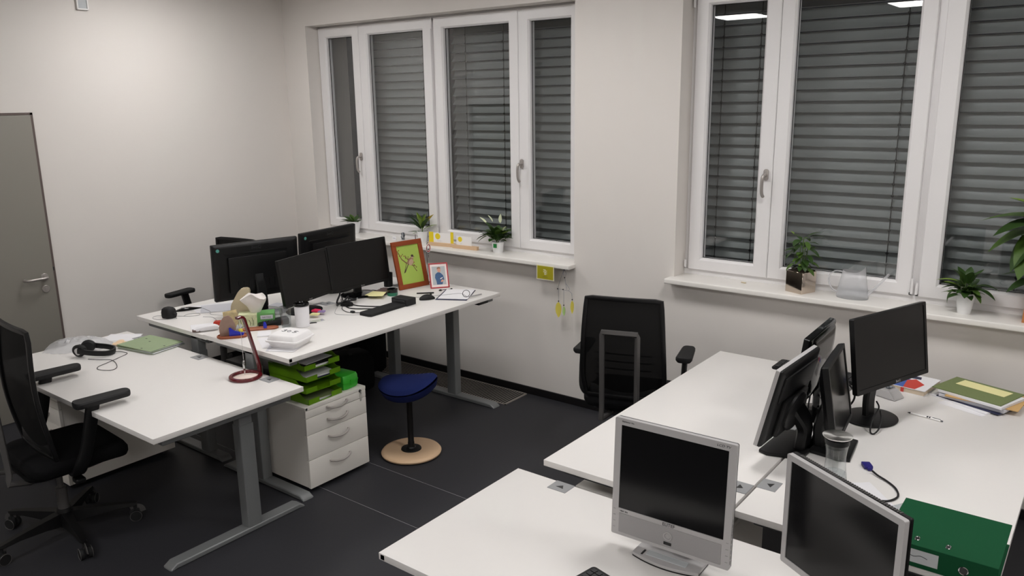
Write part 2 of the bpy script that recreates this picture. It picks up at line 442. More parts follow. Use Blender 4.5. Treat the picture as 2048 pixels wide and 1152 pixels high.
GZ0, GZ1, SZ0, SZ1 = 1.151, 2.687, 1.075, 2.771
def window(idx, ext, sashes, seams, handles, label):
    wn = bpy.data.objects.new('window_%d' % idx, None); COL.objects.link(wn); wn['kind'] = 'structure'; wn['label'] = label
    b = nb(); rect_frame(b, ext[0], ext[1], 1.03, ZH + .002, .045, 4.735, 4.80, .003)
    for s in seams: add_box(b, s - .03, s + .03, 4.735, 4.80, 1.06, 2.77, .003)
    add_box(b, ext[0], ext[1], 4.722, 4.74, 1.038, 1.0745, .003)
    obj('frame', b, M['pvc'], wn)
    for (x0, x1, g0, g1) in sashes:
        b = nb(); sash_frame(b, x0 + .0015, x1 - .0015, SZ0, SZ1, g0, g1, GZ0, GZ1, 4.706, 4.775)
        s = obj('sash', b, M['pvc'], wn)
        b = nb(); rect_frame(b, g0 - .002, g1 + .002, GZ0 - .002, GZ1 + .002, .005, 4.742, 4.747, 0); obj('gasket', b, M['gasket'], s)
        b = nb(); add_box(b, g0 - .004, g1 + .004, 4.747, 4.751, GZ0 - .004, GZ1 + .004); add_box(b, g0 - .004, g1 + .004, 4.765, 4.769, GZ0 - .004, GZ1 + .004); obj('pane', b, M['wglass'], s, smooth=False)
        for (hx, fl_) in handles:
            if x0 - .01 < hx - .001 * fl_ and x0 < hx < x1: window_handle(s, hx, 1.70, fl_)
    return wn
w1 = window(1, W1, [(-5.695, -5.186, -5.601, -5.278), (-5.186, -4.376, -5.088, -4.471), (-4.350, -3.541, -4.257, -3.631), (-3.541, -2.985, -3.446, -3.103)],
       [-4.363], [(-5.222, 1), (-3.512, 1)], 'four-sash white window on the left')
w2 = window(2, W2, [(-2.190, -1.671, -2.102, -1.763), (-1.671, -0.868, -1.586, -0.952), (-0.832, -0.02, -0.736, -0.115), (-0.02, 0.50, 0.075, 0.41)],
       [-0.85], [(-1.706, 1)], 'four-sash white window on the right')
# hinges
def hinge(parent, x, z, h=.085):
    b = nb(); add_lathe(b, [(.0, -h / 2), (.007, -h / 2 + .003), (.007, h / 2 - .003), (0, h / 2)], 12, T((x, 4.698, z))); obj('hinge', b, M['pvc'], parent)
hinge(w1, -4.363, 2.73); hinge(w1, -4.363, 1.13, .06)
hinge(w2, -.862, 1.13, .09); hinge(w2, -.838, 1.12, .07); hinge(w2, -2.20, 2.72, .09); hinge(w2, -2.203, 1.11, .05)
b = nb(); add_box(b, -2.208, -2.198, 4.700, 4.706, 1.088, 1.102, .001, 1); add_box(b, -.875, -.86, 4.697, 4.703, 1.082, 1.096, .001, 1); add_box(b, -.842, -.829, 4.697, 4.703, 1.080, 1.092, .001, 1)
obj('hinge_screws', b, M['bolt'], w2)

# ---- external venetian blinds (aluminium slats outside the glass)
def blind(x0, x1, cords, label, tilt=60, pitch=.0655):
    t = thing('exterior_blind', label, 'blind', ((x0 + x1) / 2, 4.905, 0), group=None)
    W = (x1 - x0)
    b = nb(); n = 7; rows = []
    for i in range(n):                                    # curved slat section with rolled edges
        u = (i / (n - 1) - .5) * .073; c = .006 * (1 - (2 * i / (n - 1) - 1) ** 2)
        rows.append((u, c))
    rows = [(rows[0][0] + .002, rows[0][1] - .0035)] + rows + [(rows[-1][0] - .002, rows[-1][1] - .0035)]
    ca, sa = math.cos(R(tilt)), math.sin(R(tilt))
    vv = [[b.verts.new((x, (u * ca + c * sa) * 1, u * sa - c * ca)) for (u, c) in rows] for x in (-W / 2, W / 2)]
    for i in range(len(rows) - 1): b.faces.new((vv[0][i], vv[0][i + 1], vv[1][i + 1], vv[1][i]))
    z = 1.105; first = None
    while z < 2.74:
        if first is None: first = obj('slat', b, M['alu'], t, loc=(0, 0, z))
        else: copy_part(first, t, loc=(0, 0, z))
        z += pitch
    for cx in cords:
        b = nb(); x = cx - (x0 + x1) / 2
        add_tube(b, [(x, -.034, 1.06), (x, -.034, 2.76)], .0028, 6)
        zz = 1.105 + pitch * .5
        while zz < 2.74:
            add_sphere(b, (x, -.036, zz), .0085, (1, .6, 1), 8, 6); zz += pitch
        obj('ladder_cord', b, M['cord'], t)
    b = nb(); add_box(b, -W / 2, W / 2, -.045, .045, 1.035, 1.058, .004); obj('bottom_rail', b, M['alu'], t)
    b = nb(); add_box(b, -W / 2 - .02, W / 2 + .02, -.05, .05, 2.745, 2.78); obj('head_rail', b, M['dark'], t)
    for s in (-1, 1):
        b = nb(); add_box(b, s * (W / 2 + .012) - .012, s * (W / 2 + .012) + .012, -.03, .03, 1.03, 2.78); obj('guide_rail', b, M['dark'], t)
blind(-5.275, -4.40, (-4.62,), 'closed grey slatted blind outside the left half of the left window')
blind(-4.33, -3.01, (-4.17, -3.80), 'closed grey slatted blind outside the right half of the left window')
blind(-2.17, -0.885, (-2.08, -1.845, -1.04), 'closed grey slatted blind outside the left half of the right window')
blind(-0.815, 0.50, (-0.40,), 'closed grey slatted blind outside the right half of the right window')

# ---- door in the left wall
dr = bpy.data.objects.new('door_1', None); COL.objects.link(dr); dr['kind'] = 'structure'; dr['label'] = 'flush grey door'
b = nb(); add_box(b, XL - .01, XL + .028, 1.50, 2.425, 0.004, 2.098, .003, 2); obj('door_leaf', b, M['door'], dr)
b = nb(); add_box(b, XL, XL + .016, 2.4255, 2.445, 0, 2.115, .002, 1); add_box(b, XL, XL + .016, 1.48, 1.4995, 0, 2.115, .002, 1); add_box(b, XL, XL + .016, 1.48, 2.445, 2.0985, 2.115, .002, 1)
obj('door_frame', b, M['doorline'], dr)
b = nb(); add_lathe(b, [(0, 0), (.026, 0), (.026, .006), (.023, .009), (0, .009)], 24, T((XL + .028, 2.36, .985)) @ RY(90)); h = obj('handle_rose', b, M['handle'], dr)
b = nb(); add_tube(b, spline([(XL + .03, 2.36, .985), (XL + .075, 2.36, .985), (XL + .088, 2.345, .985), (XL + .088, 2.30, .985), (XL + .088, 2.245, .985), (XL + .075, 2.225, .985), (XL + .05, 2.22, .985)], 5), .010, 12); obj('lever', b, M['handle'], h)
b = nb(); add_lathe(b, [(0, 0), (.026, 0), (.026, .006), (.023, .009), (0, .009)], 24, T((XL + .028, 2.358, .90)) @ RY(90)); add_box(b, XL + .028, XL + .040, 2.353, 2.363, .885, .915, .003); obj('lock_rose', b, M['handle'], dr)
b = nb(); add_box(b, XL + .016, XL + .02, 2.427, 2.436, 1.02, 1.045); obj('strike_plate', b, M['dark'], dr)

# box high on left wall
t = thing('wall_box', 'small white wall bracket holding a grey insert, high on left wall', 'bracket', (XL, 2.875, 2.86))
b = nb()
for (a, c, d, e) in ((-.040, -.031, -.05, .06), (.031, .040, -.05, .06), (-.04, .04, -.05, -.040)):
    add_box(b, 0, .022, a, c, d, e, .003)
obj('bracket_frame', b, M['white'], t)
b = nb(); add_box(b, .001, .014, -.031, .031, -.040, .06, .004); obj('insert', b, M['label'], t)

# ceiling light panels
for (x, y) in ((-4.95, 3.15), (-2.95, 3.15), (-0.95, 3.15), (1.05, 3.15), (-4.0, -.34), (-1.98, -.34), (0.04, -.34), (2.0, -.34)):
    nm = {(-4.95, 3.15): 'nearest the left wall in the row by the windows', (-2.95, 3.15): 'above the stool in the row by the windows', (-.95, 3.15): 'above the right-hand desks in the row by the windows', (1.05, 3.15): 'at the right end of the row by the windows',
          (-4.0, -.34): 'left end of the rear row', (-1.98, -.34): 'second from the left in the rear row', (.04, -.34): 'third from the left in the rear row', (2.0, -.34): 'right end of the rear row'}[(x, y)]
    t = thing('ceiling_light', 'square white ceiling light panel ' + nm, 'ceiling light', (x, y, 3.10), group=None)
    b = nb()
    for (a0, a1, c0, c1) in ((-.31, -.295, -.31, .31), (.295, .31, -.31, .31), (-.295, .295, -.31, -.295), (-.295, .295, .295, .31)): add_box(b, a0, a1, c0, c1, 0, .05)
    add_box(b, -.3, .3, -.3, .3, .03, .05)
    obj('light_frame', b, M['lampframe'], t, smooth=False)
    b = nb(); add_box(b, -.295, .295, -.295, .295, .004, .012); obj('diffuser', b, M['panel'], t, smooth=False)

# floor heating grille at the window wall
t = thing('floor_grille', 'long metal ventilation grille set in the floor under the left window', 'grille', (-4.45, 4.43, 0))
b = nb(); gx0, gx1, gy0, gy1 = -1.10, 1.075, -.145, .125
for (a0, a1, c0, c1) in ((gx0, gx1, gy0, gy0 + .008), (gx0, gx1, gy1 - .008, gy1), (gx0, gx0 + .01, gy0, gy1), (gx1 - .01, gx1, gy0, gy1)): add_box(b, a0, a1, c0, c1, 0, .005)
obj('grille_frame', b, M['grille'], t, smooth=False)
b = nb(); x = gx0 + .018
while x < gx1 - .012: add_box(b, x, x + .0055, gy0 + .008, gy1 - .008, .0030, .0046); x += .0225
g = obj('grille_bars', b, M['grille'], t, smooth=False); g['kind'] = 'stuff'
b = nb(); add_box(b, gx0 + .004, gx1 - .004, gy0 + .004, gy1 - .004, .0001, .0007); obj('grille_pit', b, M['pit'], t, smooth=False)

# ================================================================== DESKS
def desk(label, W, D, z, center, rz, col_y=.1, foot=(-.37, .41), inset=(.14, .14), grom=(-.66, 0, .66), logo=None):
    t = thing('desk', label, 'desk', (center[0], center[1], 0), R(rz))
    tt = .026
    b = nb(); add_box(b, -W / 2, W / 2, -D / 2, D / 2, z - tt, z, .0016, 2)
    obj('tabletop', b, M['top'], t)
    for s, ins in ((-1, inset[0]), (1, inset[1])):
        x = s * (W / 2 - ins)
        # foot: low flat bar with chamfered, rounded-down ends
        b = nb(); f0, f1 = foot; hw = .036
        prof = [(f0, .001), (f0 + .004, .008), (f0 + .035, .026), (f1 - .035, .026), (f1 - .004, .008), (f1, .001)]
        low = [(f0, 0), (f0 + .02, 0), (f0 + .04, .004), (f1 - .04, .004), (f1 - .02, 0), (f1, 0)]
        rings = []
        for (py, pz), (ly, lz) in zip(prof, low):
            k = .012 if py in (f0, f1) else 0
            rings.append([(x - hw + k, py, lz), (x + hw - k, py, lz), (x + hw - k, py, max(lz + .0005, pz - .004)), (x + hw - .005 - k, py, pz + .0006), (x - hw + .005 + k, py, pz + .0006), (x - hw + k, py, max(lz + .0005, pz - .004))])
        add_loft(b, rings); obj('foot', b, M['legm'], t)
        b = nb(); h1 = z - .026 - .115
        add_prism(b, [(x + p[0], col_y + p[1]) for p in rrect(.032, .041, .006, 3)], .026, h1); c = obj('column', b, M['legm'], t)
        b = nb(); add_prism(b, [(x + p[0], col_y + p[1]) for p in rrect(.028, .037, .006, 3)], h1 - .002, z - .028); obj('upper_column', b, M['leg2'], c)
        # side support under the top, rounded nose
        b = nb(); add_box(b, x - .028 + s * .075 * (ins > .1), x + .028 + s * .075 * (ins > .1), -D / 2 + .06, D / 2 - .05, z - .026 - .042, z - .0262, .008, 3); obj('side_beam', b, M['legm'], t)
    for yy in (col_y - .055, col_y + .055):
        b = nb(); add_box(b, -W / 2 + inset[0], W / 2 - inset[1], yy - .012, yy + .012, z - .026 - .05, z - .0262, .004, 2); obj('cross_rail', b, M['legm'], t)
    b = nb(); add_box(b, -W / 2 + inset[0] + .1, W / 2 - inset[1] - .1, col_y + .09, col_y + .20, z - .026 - .10, z - .026 - .094); add_box(b, -W / 2 + inset[0] + .1, W / 2 - inset[1] - .1, col_y + .19, col_y + .20, z - .026 - .10, z - .04); obj('cable_tray', b, M['legm'], t, smooth=False)
    for gx in grom:
        b = nb()
        add_box(b, gx - .043, gx + .043, D / 2 - .071, D / 2 + .0015, z - .001, z + .0022, .0008, 1)
        g = obj('cable_flap', b, M['gromm'], t)
        b = nb(); add_prism(b, [(gx - .018, D / 2 - .044), (gx + .018, D / 2 - .048), (gx + .004, D / 2 - .024)], z + .0023, z + .0030); obj('finger_hole', b, M['bolt'], g)
    if logo is not None:
        b = nb(); lx, ly, s = logo
        add_box(b, lx - .0085, lx + .0085, ly - .0009, ly + .0002, z - .0215, z - .0045); add_box(b, lx - .0085, lx + .0085, ly - .0009, ly + .0002, z - .0215, z - .0045)
        obj('maker_plate', b, M['dark'], t)
    return t

ZFL, ZRL, ZRR, ZD2, ZD1 = .725, .825, .846, .700, .645
desk('white desk at front left, with headphones and green folders on it', 1.79, .815, ZFL, (-4.142, 2.030), 0, .13, (-.345, .44), (.14, .145))
desk('white desk behind the front left one, with the two outer monitors seen from the back', 1.775, .79, ZRL, (-4.592, 3.372), -90, .19, (-.38, .38), (.07, .07))
desk('raised white desk in the left group with framed pictures and foam food box', 1.796, .795, ZRR, (-3.772, 3.350), 90, .03, (-.375, .39), (.075, .035), logo=(-.885, -.3975, 1))
desk('long white desk at right, nearest the swivel chair, mostly empty with a keyboard', 1.80, .785, ZD2, (-1.3805, 3.400), -90, .05, (-.38, .38), (.16, .16))
desk('white desk at far right with folder stack, pen and green binder', 1.84, .82, ZD2, (-.565, 3.48), 90, .05, (-.24, .38), (.16, .16))
desk('low white desk in the foreground with two silver monitors', 1.80, .797, ZD1, (-.98, 2.0675), 0, .05, (-.38, .38), (.16, .16), logo=(-.882, -.3985, 1))

# ================================================================== PEDESTALS
def pedestal(label, loc, rz, W=.43, D=.60, H=.515, lock=True, bands=((.030, .198), (.201, .348), (.351, .448), (.451, .494))):
    """front faces -Y"""
    t = thing('drawer_pedestal', label, 'drawer unit', loc, R(rz))
    b = nb(); add_box(b, -W / 2 + .004, W / 2 - .004, -D / 2 + .020, D / 2, .03, H - .020, .001, 1); obj('body', b, M['cabw'], t)
    b = nb(); add_box(b, -W / 2, W / 2, -D / 2, D / 2, H - .019, H, .0015, 2); obj('top_board', b, M['cabw'], t)
    b = nb(); add_box(b, -W / 2 + .01, W / 2 - .01, -D / 2 + .018, -D / 2 + .02, .031, H - .021); obj('front_gap', b, M['cabin'], t)
    for (a, c) in bands:
        b = nb(); add_box(b, -W / 2 + .002, W / 2 - .002, -D / 2, -D / 2 + .018, a, c, .0012, 2); d = obj('drawer', b, M['cabw'], t)
        zc = c - min(.052, (c - a) * .5)
        b = nb(); pts = [(-.072, -D / 2, zc + .006), (-.070, -D / 2 - .010, zc + .004), (-.04, -D / 2 - .024, zc - .004), (0, -D / 2 - .029, zc - .008), (.04, -D / 2 - .024, zc - .004), (.070, -D / 2 - .010, zc + .004), (.072, -D / 2, zc + .006)]
        add_tube(b, spline(pts, 5), 1.0, rect=(.0055, .0035)); obj('handle', b, M['handle'], d)
    for sx in (-1, 1):
        for sy in (-1, 1):
            b = nb(); add_lathe(b, [(0, -.009), (.014, -.009), (.014, .009), (0, .009)], 16, T((sx * (W / 2 - .05), sy * (D / 2 - .06), .0150)) @ RY(90)); add_box(b, sx * (W / 2 - .05) - .004, sx * (W / 2 - .05) + .004, sy * (D / 2 - .06) - .008, sy * (D / 2 - .06) + .008, .016, .031); obj('castor', b, M['dark'], t)
    b = nb(); add_box(b, -W / 2 + .004, -W / 2 + .017, -D / 2 - .0008, -D / 2 + .001, H - .0165, H - .0035); obj('maker_plate', b, M['dark'], t)
    if lock:
        b = nb(); add_lathe(b, [(0, 0), (.009, 0), (.009, .005), (0, .005)], 16, T((W / 2 - .045, -D / 2, .508 - .012)) @ RX(90)); l = obj('lock', b, M['dark'], t)
        b = nb(); x = W / 2 - .043
        add_tube(b, spline([(x, -D / 2 - .007, .488), (x + .006, -D / 2 - .007, .47), (x + .003, -D / 2 - .007, .442), (x - .006, -D / 2 - .007, .436), (x - .007, -D / 2 - .007, .46), (x - .004, -D / 2 - .007, .485)], 5), .0016, 6)
        add_box(b, x - .002, x + .002, -D / 2 - .012, -D / 2 - .004, .478, .498); obj('key', b, M['steel'], l)
    return t
pedestal('white four-drawer pedestal beside the stool, green trays stacked on top', (-3.435 - .30, 2.7985, 0), 90, W=.445)
pedestal('white drawer pedestal under the front left desk behind the black chair', (-4.80, 2.11, 0), 0, W=.41, D=.65, H=.56, lock=False, bands=((.03, .23), (.233, .39), (.393, .49), (.493, .538)))
pedestal('white drawer pedestal tucked under the empty right-hand desk', (-1.36, 2.83, 0), -90, W=.43, D=.66, H=.56, lock=False, bands=((.03, .23), (.233, .39), (.393, .49), (.493, .538)))

# ================================================================== OFFICE CHAIRS
def office_chair(label, loc, rz, arm_z=.70, back_top=1.08, leg0=10, sh=0.0, frame_drop=.19, arm_y=.105, seat_y=.015):
    """faces local +Y"""
    t = thing('office_chair', label, 'chair', (loc[0], loc[1], 0), R(rz))
    # seat cushion: rounded, waterfall front
    b = nb(); rings = []
    for (k, zz) in ((.86, .415), (.97, .425), (1.0, .445), (1.0, .468), (.95, .487), (.80, .494)):
        rg = []
        for (px, py) in rrect(.245 * k, .235 * k, .085 * k, 6):
            drop = -.022 * max(0, py / .235) ** 3
            rg.append((px, py + seat_y, zz + drop))
        rings.append(rg)
    add_loft(b, rings); obj('seat', b, M['fabric'], t)
    b = nb(); rings = []
    for (k, zz) in ((.45, .365), (.62, .375), (.82, .40), (.9, .424)):
        rings.append([(px, py + .005, zz) for (px, py) in rrect(.235 * k, .225 * k, .07 * k, 5)])
    add_loft(b, rings); obj('seat_shell', b, M['black'], t)
    # backrest: curved thin mesh panel with rim
    yb = lambda z, x: sh - .215 - (z - .50) * .06 - .030 * math.sin(math.pi * min(1, max(0, (z - .5) / .6))) + .30 * x * x * 1.0 + .0
    hw = lambda z: .235 - .028 * ((z - .5) / .6) ** 2 - .02 * max(0, 1 - (z - .5) / .12)
    n, m_ = 14, 12; zs = [.50 + (back_top - .50) * i / n for i in range(n + 1)]
    b = nb(); front = [[b.verts.new((hw(z) * (2 * j / m_ - 1), yb(z, hw(z) * (2 * j / m_ - 1)) + .006, z - (.012 * (2 * j / m_ - 1) ** 4 if i == n else 0))) for j in range(m_ + 1)] for i, z in enumerate(zs)]
    for i in range(n):
        for j in range(m_): b.faces.new((front[i][j], front[i][j + 1], front[i + 1][j + 1], front[i + 1][j]))
    bk = obj('backrest', b, M['mesh'], t)
    b = nb(); loop = []
    for z in zs: loop.append((-hw(z), yb(z, hw(z)), z))
    for j in range(1, m_): x = hw(back_top) * (2 * j / m_ - 1); loop.append((x, yb(back_top, x), back_top + .004))
    for z in zs[::-1]: loop.append((hw(z), yb(z, hw(z)), z))
    for j in range(1, m_): x = -hw(.5) * (2 * j / m_ - 1); loop.append((x, yb(.5, x), .5))
    add_tube(b, loop, 1, rect=(.010, .012), closed=True); obj('back_rim', b, M['black'], bk)
    b = nb()   # lumbar pad with webbing behind the mesh
    for i in range(5):
        z = .58 + i * .045
        add_tube(b, [(x, yb(z, x) + .02, z) for x in (-.16, -.08, 0, .08, .16)], 1, rect=(.006, .003))
    add_box(b, -.19, .19, sh - .215, sh - .195, .50, .57, .008); obj('lumbar_support', b, M['black'], bk)
    # grey rear frame: two uprights joined at the top, bending forward under the seat
    zt = back_top - frame_drop
    b = nb()
    path = []
    yy = lambda z: sh * .55 - .315 - (z - .5) * .04
    for s in (-1,):
        path += [(s * .035, .02, .372), (s * .075, -.12, .372), (s * .098, -.22 + sh * .5, .376), (s * .10, yy(.42) - .01, .40), (s * .098, yy(.46), .45), (s * .098, yy(.6), .6), (s * .098, yy(.75), .75), (s * .098, yy(zt - .03), zt - .03), (s * .098, yy(zt), zt)]
    path = path + [(-p[0], p[1], p[2]) for p in path[::-1]]
    P = []
    for i in range(len(path) - 1):
        P.append(Vector(path[i]))
        if 2 < i < len(path) - 4: P.append((Vector(path[i]) + Vector(path[i + 1])) / 2)
    P.append(Vector(path[-1]))
    # build as rounded-rectangle bars
    segs = [P[:len(P) // 2 + 1], P[len(P) // 2:]]
    add_tube(b, P, 1, rect=(.0135, .012)); obj('rear_frame', b, M['cframe'], t)
    # armrests
    for s in (-1, 1):
        b = nb(); rings = []
        for (k, zz) in ((.80, arm_z - .030), (1, arm_z - .020), (1, arm_z - .006), (.85, arm_z)):
            rings.append([(s * .305 + px * (1 - .12 * py / .13), arm_y + py, zz) for (px, py) in rrect(.043 * k, .13 * (.94 + .06 * k), .030 * k, 5)])
        add_loft(b, rings); a = obj('arm_pad', b, M['blackm'], t)
        b = nb(); pts = [(s * .16, .02, .40), (s * .24, .01, .41), (s * .292, .01, .45), (s * .302, .03 + (arm_y - .105) * .5, .55), (s * .305, arm_y - .045, arm_z - .028)]
        add_tube(b, spline(pts, 5), [1.0] * 21, rect=(.030, .014)); obj('arm_support', b, M['black'], t)
    # column, mechanism, lever
    b = nb(); add_lathe(b, [(.0, .10), (.026, .10), (.026, .26), (.0145, .262), (.0145, .38), (0, .38)], 20); obj('gas_column', b, M['cframe'], t)
    b = nb(); add_box(b, -.07, .07, -.10, .12, .352, .39, .012, 3)
    add_tube(b, [(.05, .02, .368), (.20, .02, .366)], .008, 8); add_box(b, .195, .255, -.005, .042, .352, .380, .010, 3); obj('mechanism', b, M['black'], t)
    # five-star base
    b = nb(); add_lathe(b, [(0, .05), (.036, .05), (.042, .075), (.040, .125), (.034, .145), (0, .145)], 24); hub = obj('base_hub', b, M['black'], t)
    b = nb()
    rings = []
    for (rr, w_, h0, h1) in ((.02, .030, .055, .13), (.12, .026, .072, .122), (.24, .020, .082, .110), (.315, .017, .080, .100), (.335, .012, .082, .096)):
        rings.append([(rr, -w_, h0 + .004), (rr, -w_ * .8, h0), (rr, w_ * .8, h0), (rr, w_, h0 + .004), (rr, w_ * .8, h1), (rr, -w_ * .8, h1)])
    add_loft(b, rings)
    leg = obj('base_leg', b, M['black'], t, rot=(0, 0, R(leg0)))
    b = nb()
    for s in (-1, 1):
        add_lathe(b, [(0, -.010), (.026, -.010), (.028, -.006), (.028, .006), (.026, .010), (0, .010)], 20, T((.325, s * .0175, .028)) @ RX(90))
    add_tube(b, [(.325, 0, .085), (.325, 0, .045)], .010, 8); add_box(b, .305, .345, -.009, .009, .028, .062, .006)
    cas = obj('castor', b, M['blackm'], leg)
    b = nb(); 
    for s in (-1, 1): add_tube(b, [(.325 + .0285 * math.cos(a), s * .0275, .028 + .0285 * math.sin(a)) for a in [2 * math.pi * i / 20 for i in range(20)]], .0016, 6, closed=True)
    add_tube(b, spline([(.352, 0, .036), (.345, 0, .056), (.325, 0, .063), (.305, 0, .056)], 4), 1, rect=(.024, .002))
    me_ring = b; ringo = obj('castor_rim', me_ring, M['cframe'], leg)
    for i in range(1, 5):
        l = copy_part(leg, t, rot=(0, 0, R(leg0 + 72 * i))); copy_part(cas, l); copy_part(ringo, l)
    return t
office_chair('black mesh swivel chair in the left foreground, pulled up to the front desk', (-4.13, 1.56), -4, .785, 1.135, leg0=-6, sh=.135, arm_y=.145, seat_y=.05)
office_chair('black mesh swivel chair by the window wall with its back and grey frame towards us', (-2.185, 3.975), 17.5, .70, 1.075, leg0=30, frame_drop=.165)
office_chair('black swivel chair by the left wall, half hidden behind the monitors', (-5.60, 3.46), -169, .71, 1.085, leg0=20)

office_chair('black swivel chair at the right edge of the photo beside the green binder', (.24, 2.98), 84, .655, 1.02, leg0=0)

# ================================================================== STOOL
t = thing('wobble_stool', 'stool with blue saddle seat, black post and round wooden base', 'stool', (-3.357, 3.300, 0), R(27))
b = nb(); add_lathe(b, [(0, .004), (.178, .004), (.186, .010), (.188, .018), (.180, .028), (.168, .031), (0, .031)], 56); obj('base_disc', b, M['beech'], t)
b = nb(); add_lathe(b, [(0, .031), (.064, .031), (.062, .037), (.030, .041), (.024, .05), (0, .05)], 32); obj('base_plate', b, M['black'], t)
b = nb(); add_lathe(b, [(0, .04), (.0205, .04), (.0205, .075), (.0185, .08), (.0185, .345), (.0205, .348), (.0205, .36), (0, .36)], 24); obj('post', b, M['black'], t)
b = nb(); add_lathe(b, [(0, .35), (.014, .35), (.014, .41), (0, .41)], 16); obj('piston', b, M['dark'], t)
b = nb(); nx, ny = 28, 20; 
def seatpt(u, v, top):
    a = 2 * math.pi * u
    rx, ry = .185, .145
    x = rx * math.copysign(abs(math.cos(a)) ** .85, math.cos(a)) * v; y = ry * math.copysign(abs(math.sin(a)) ** .85, math.sin(a)) * v
    sad = .034 * (abs(x) / rx) ** 1.8 - .016 * (y / ry) ** 2
    edge = max(0, 1 - v ** 5) ** .4
    return (x, y, .455 + sad * (.9 if top else .75) + (.034 * edge if top else -.072 * edge))
for top in (True, False):
    rows = []
    for i in range(12):
        v = (i + 1) / 12; v = v if v < 1 else .9995
        rows.append([b.verts.new(seatpt(j / 40, v, top)) for j in range(40)])
    c = b.verts.new(seatpt(0, 0, top))
    for j in range(40): b.faces.new((c, rows[0][j], rows[0][(j + 1) % 40]))
    for i in range(11):
        for j in range(40): b.faces.new((rows[i][j], rows[i][(j + 1) % 40], rows[i + 1][(j + 1) % 40], rows[i + 1][j]))
bmesh.ops.remove_doubles(b, verts=b.verts, dist=.003)
bmesh.ops.transform(b, matrix=T((0, 0, .455)) @ RY(-7) @ RX(4) @ RZ(-6) @ T((0, 0, -.455)), verts=b.verts)
obj('seat', b, M['blue'], t)

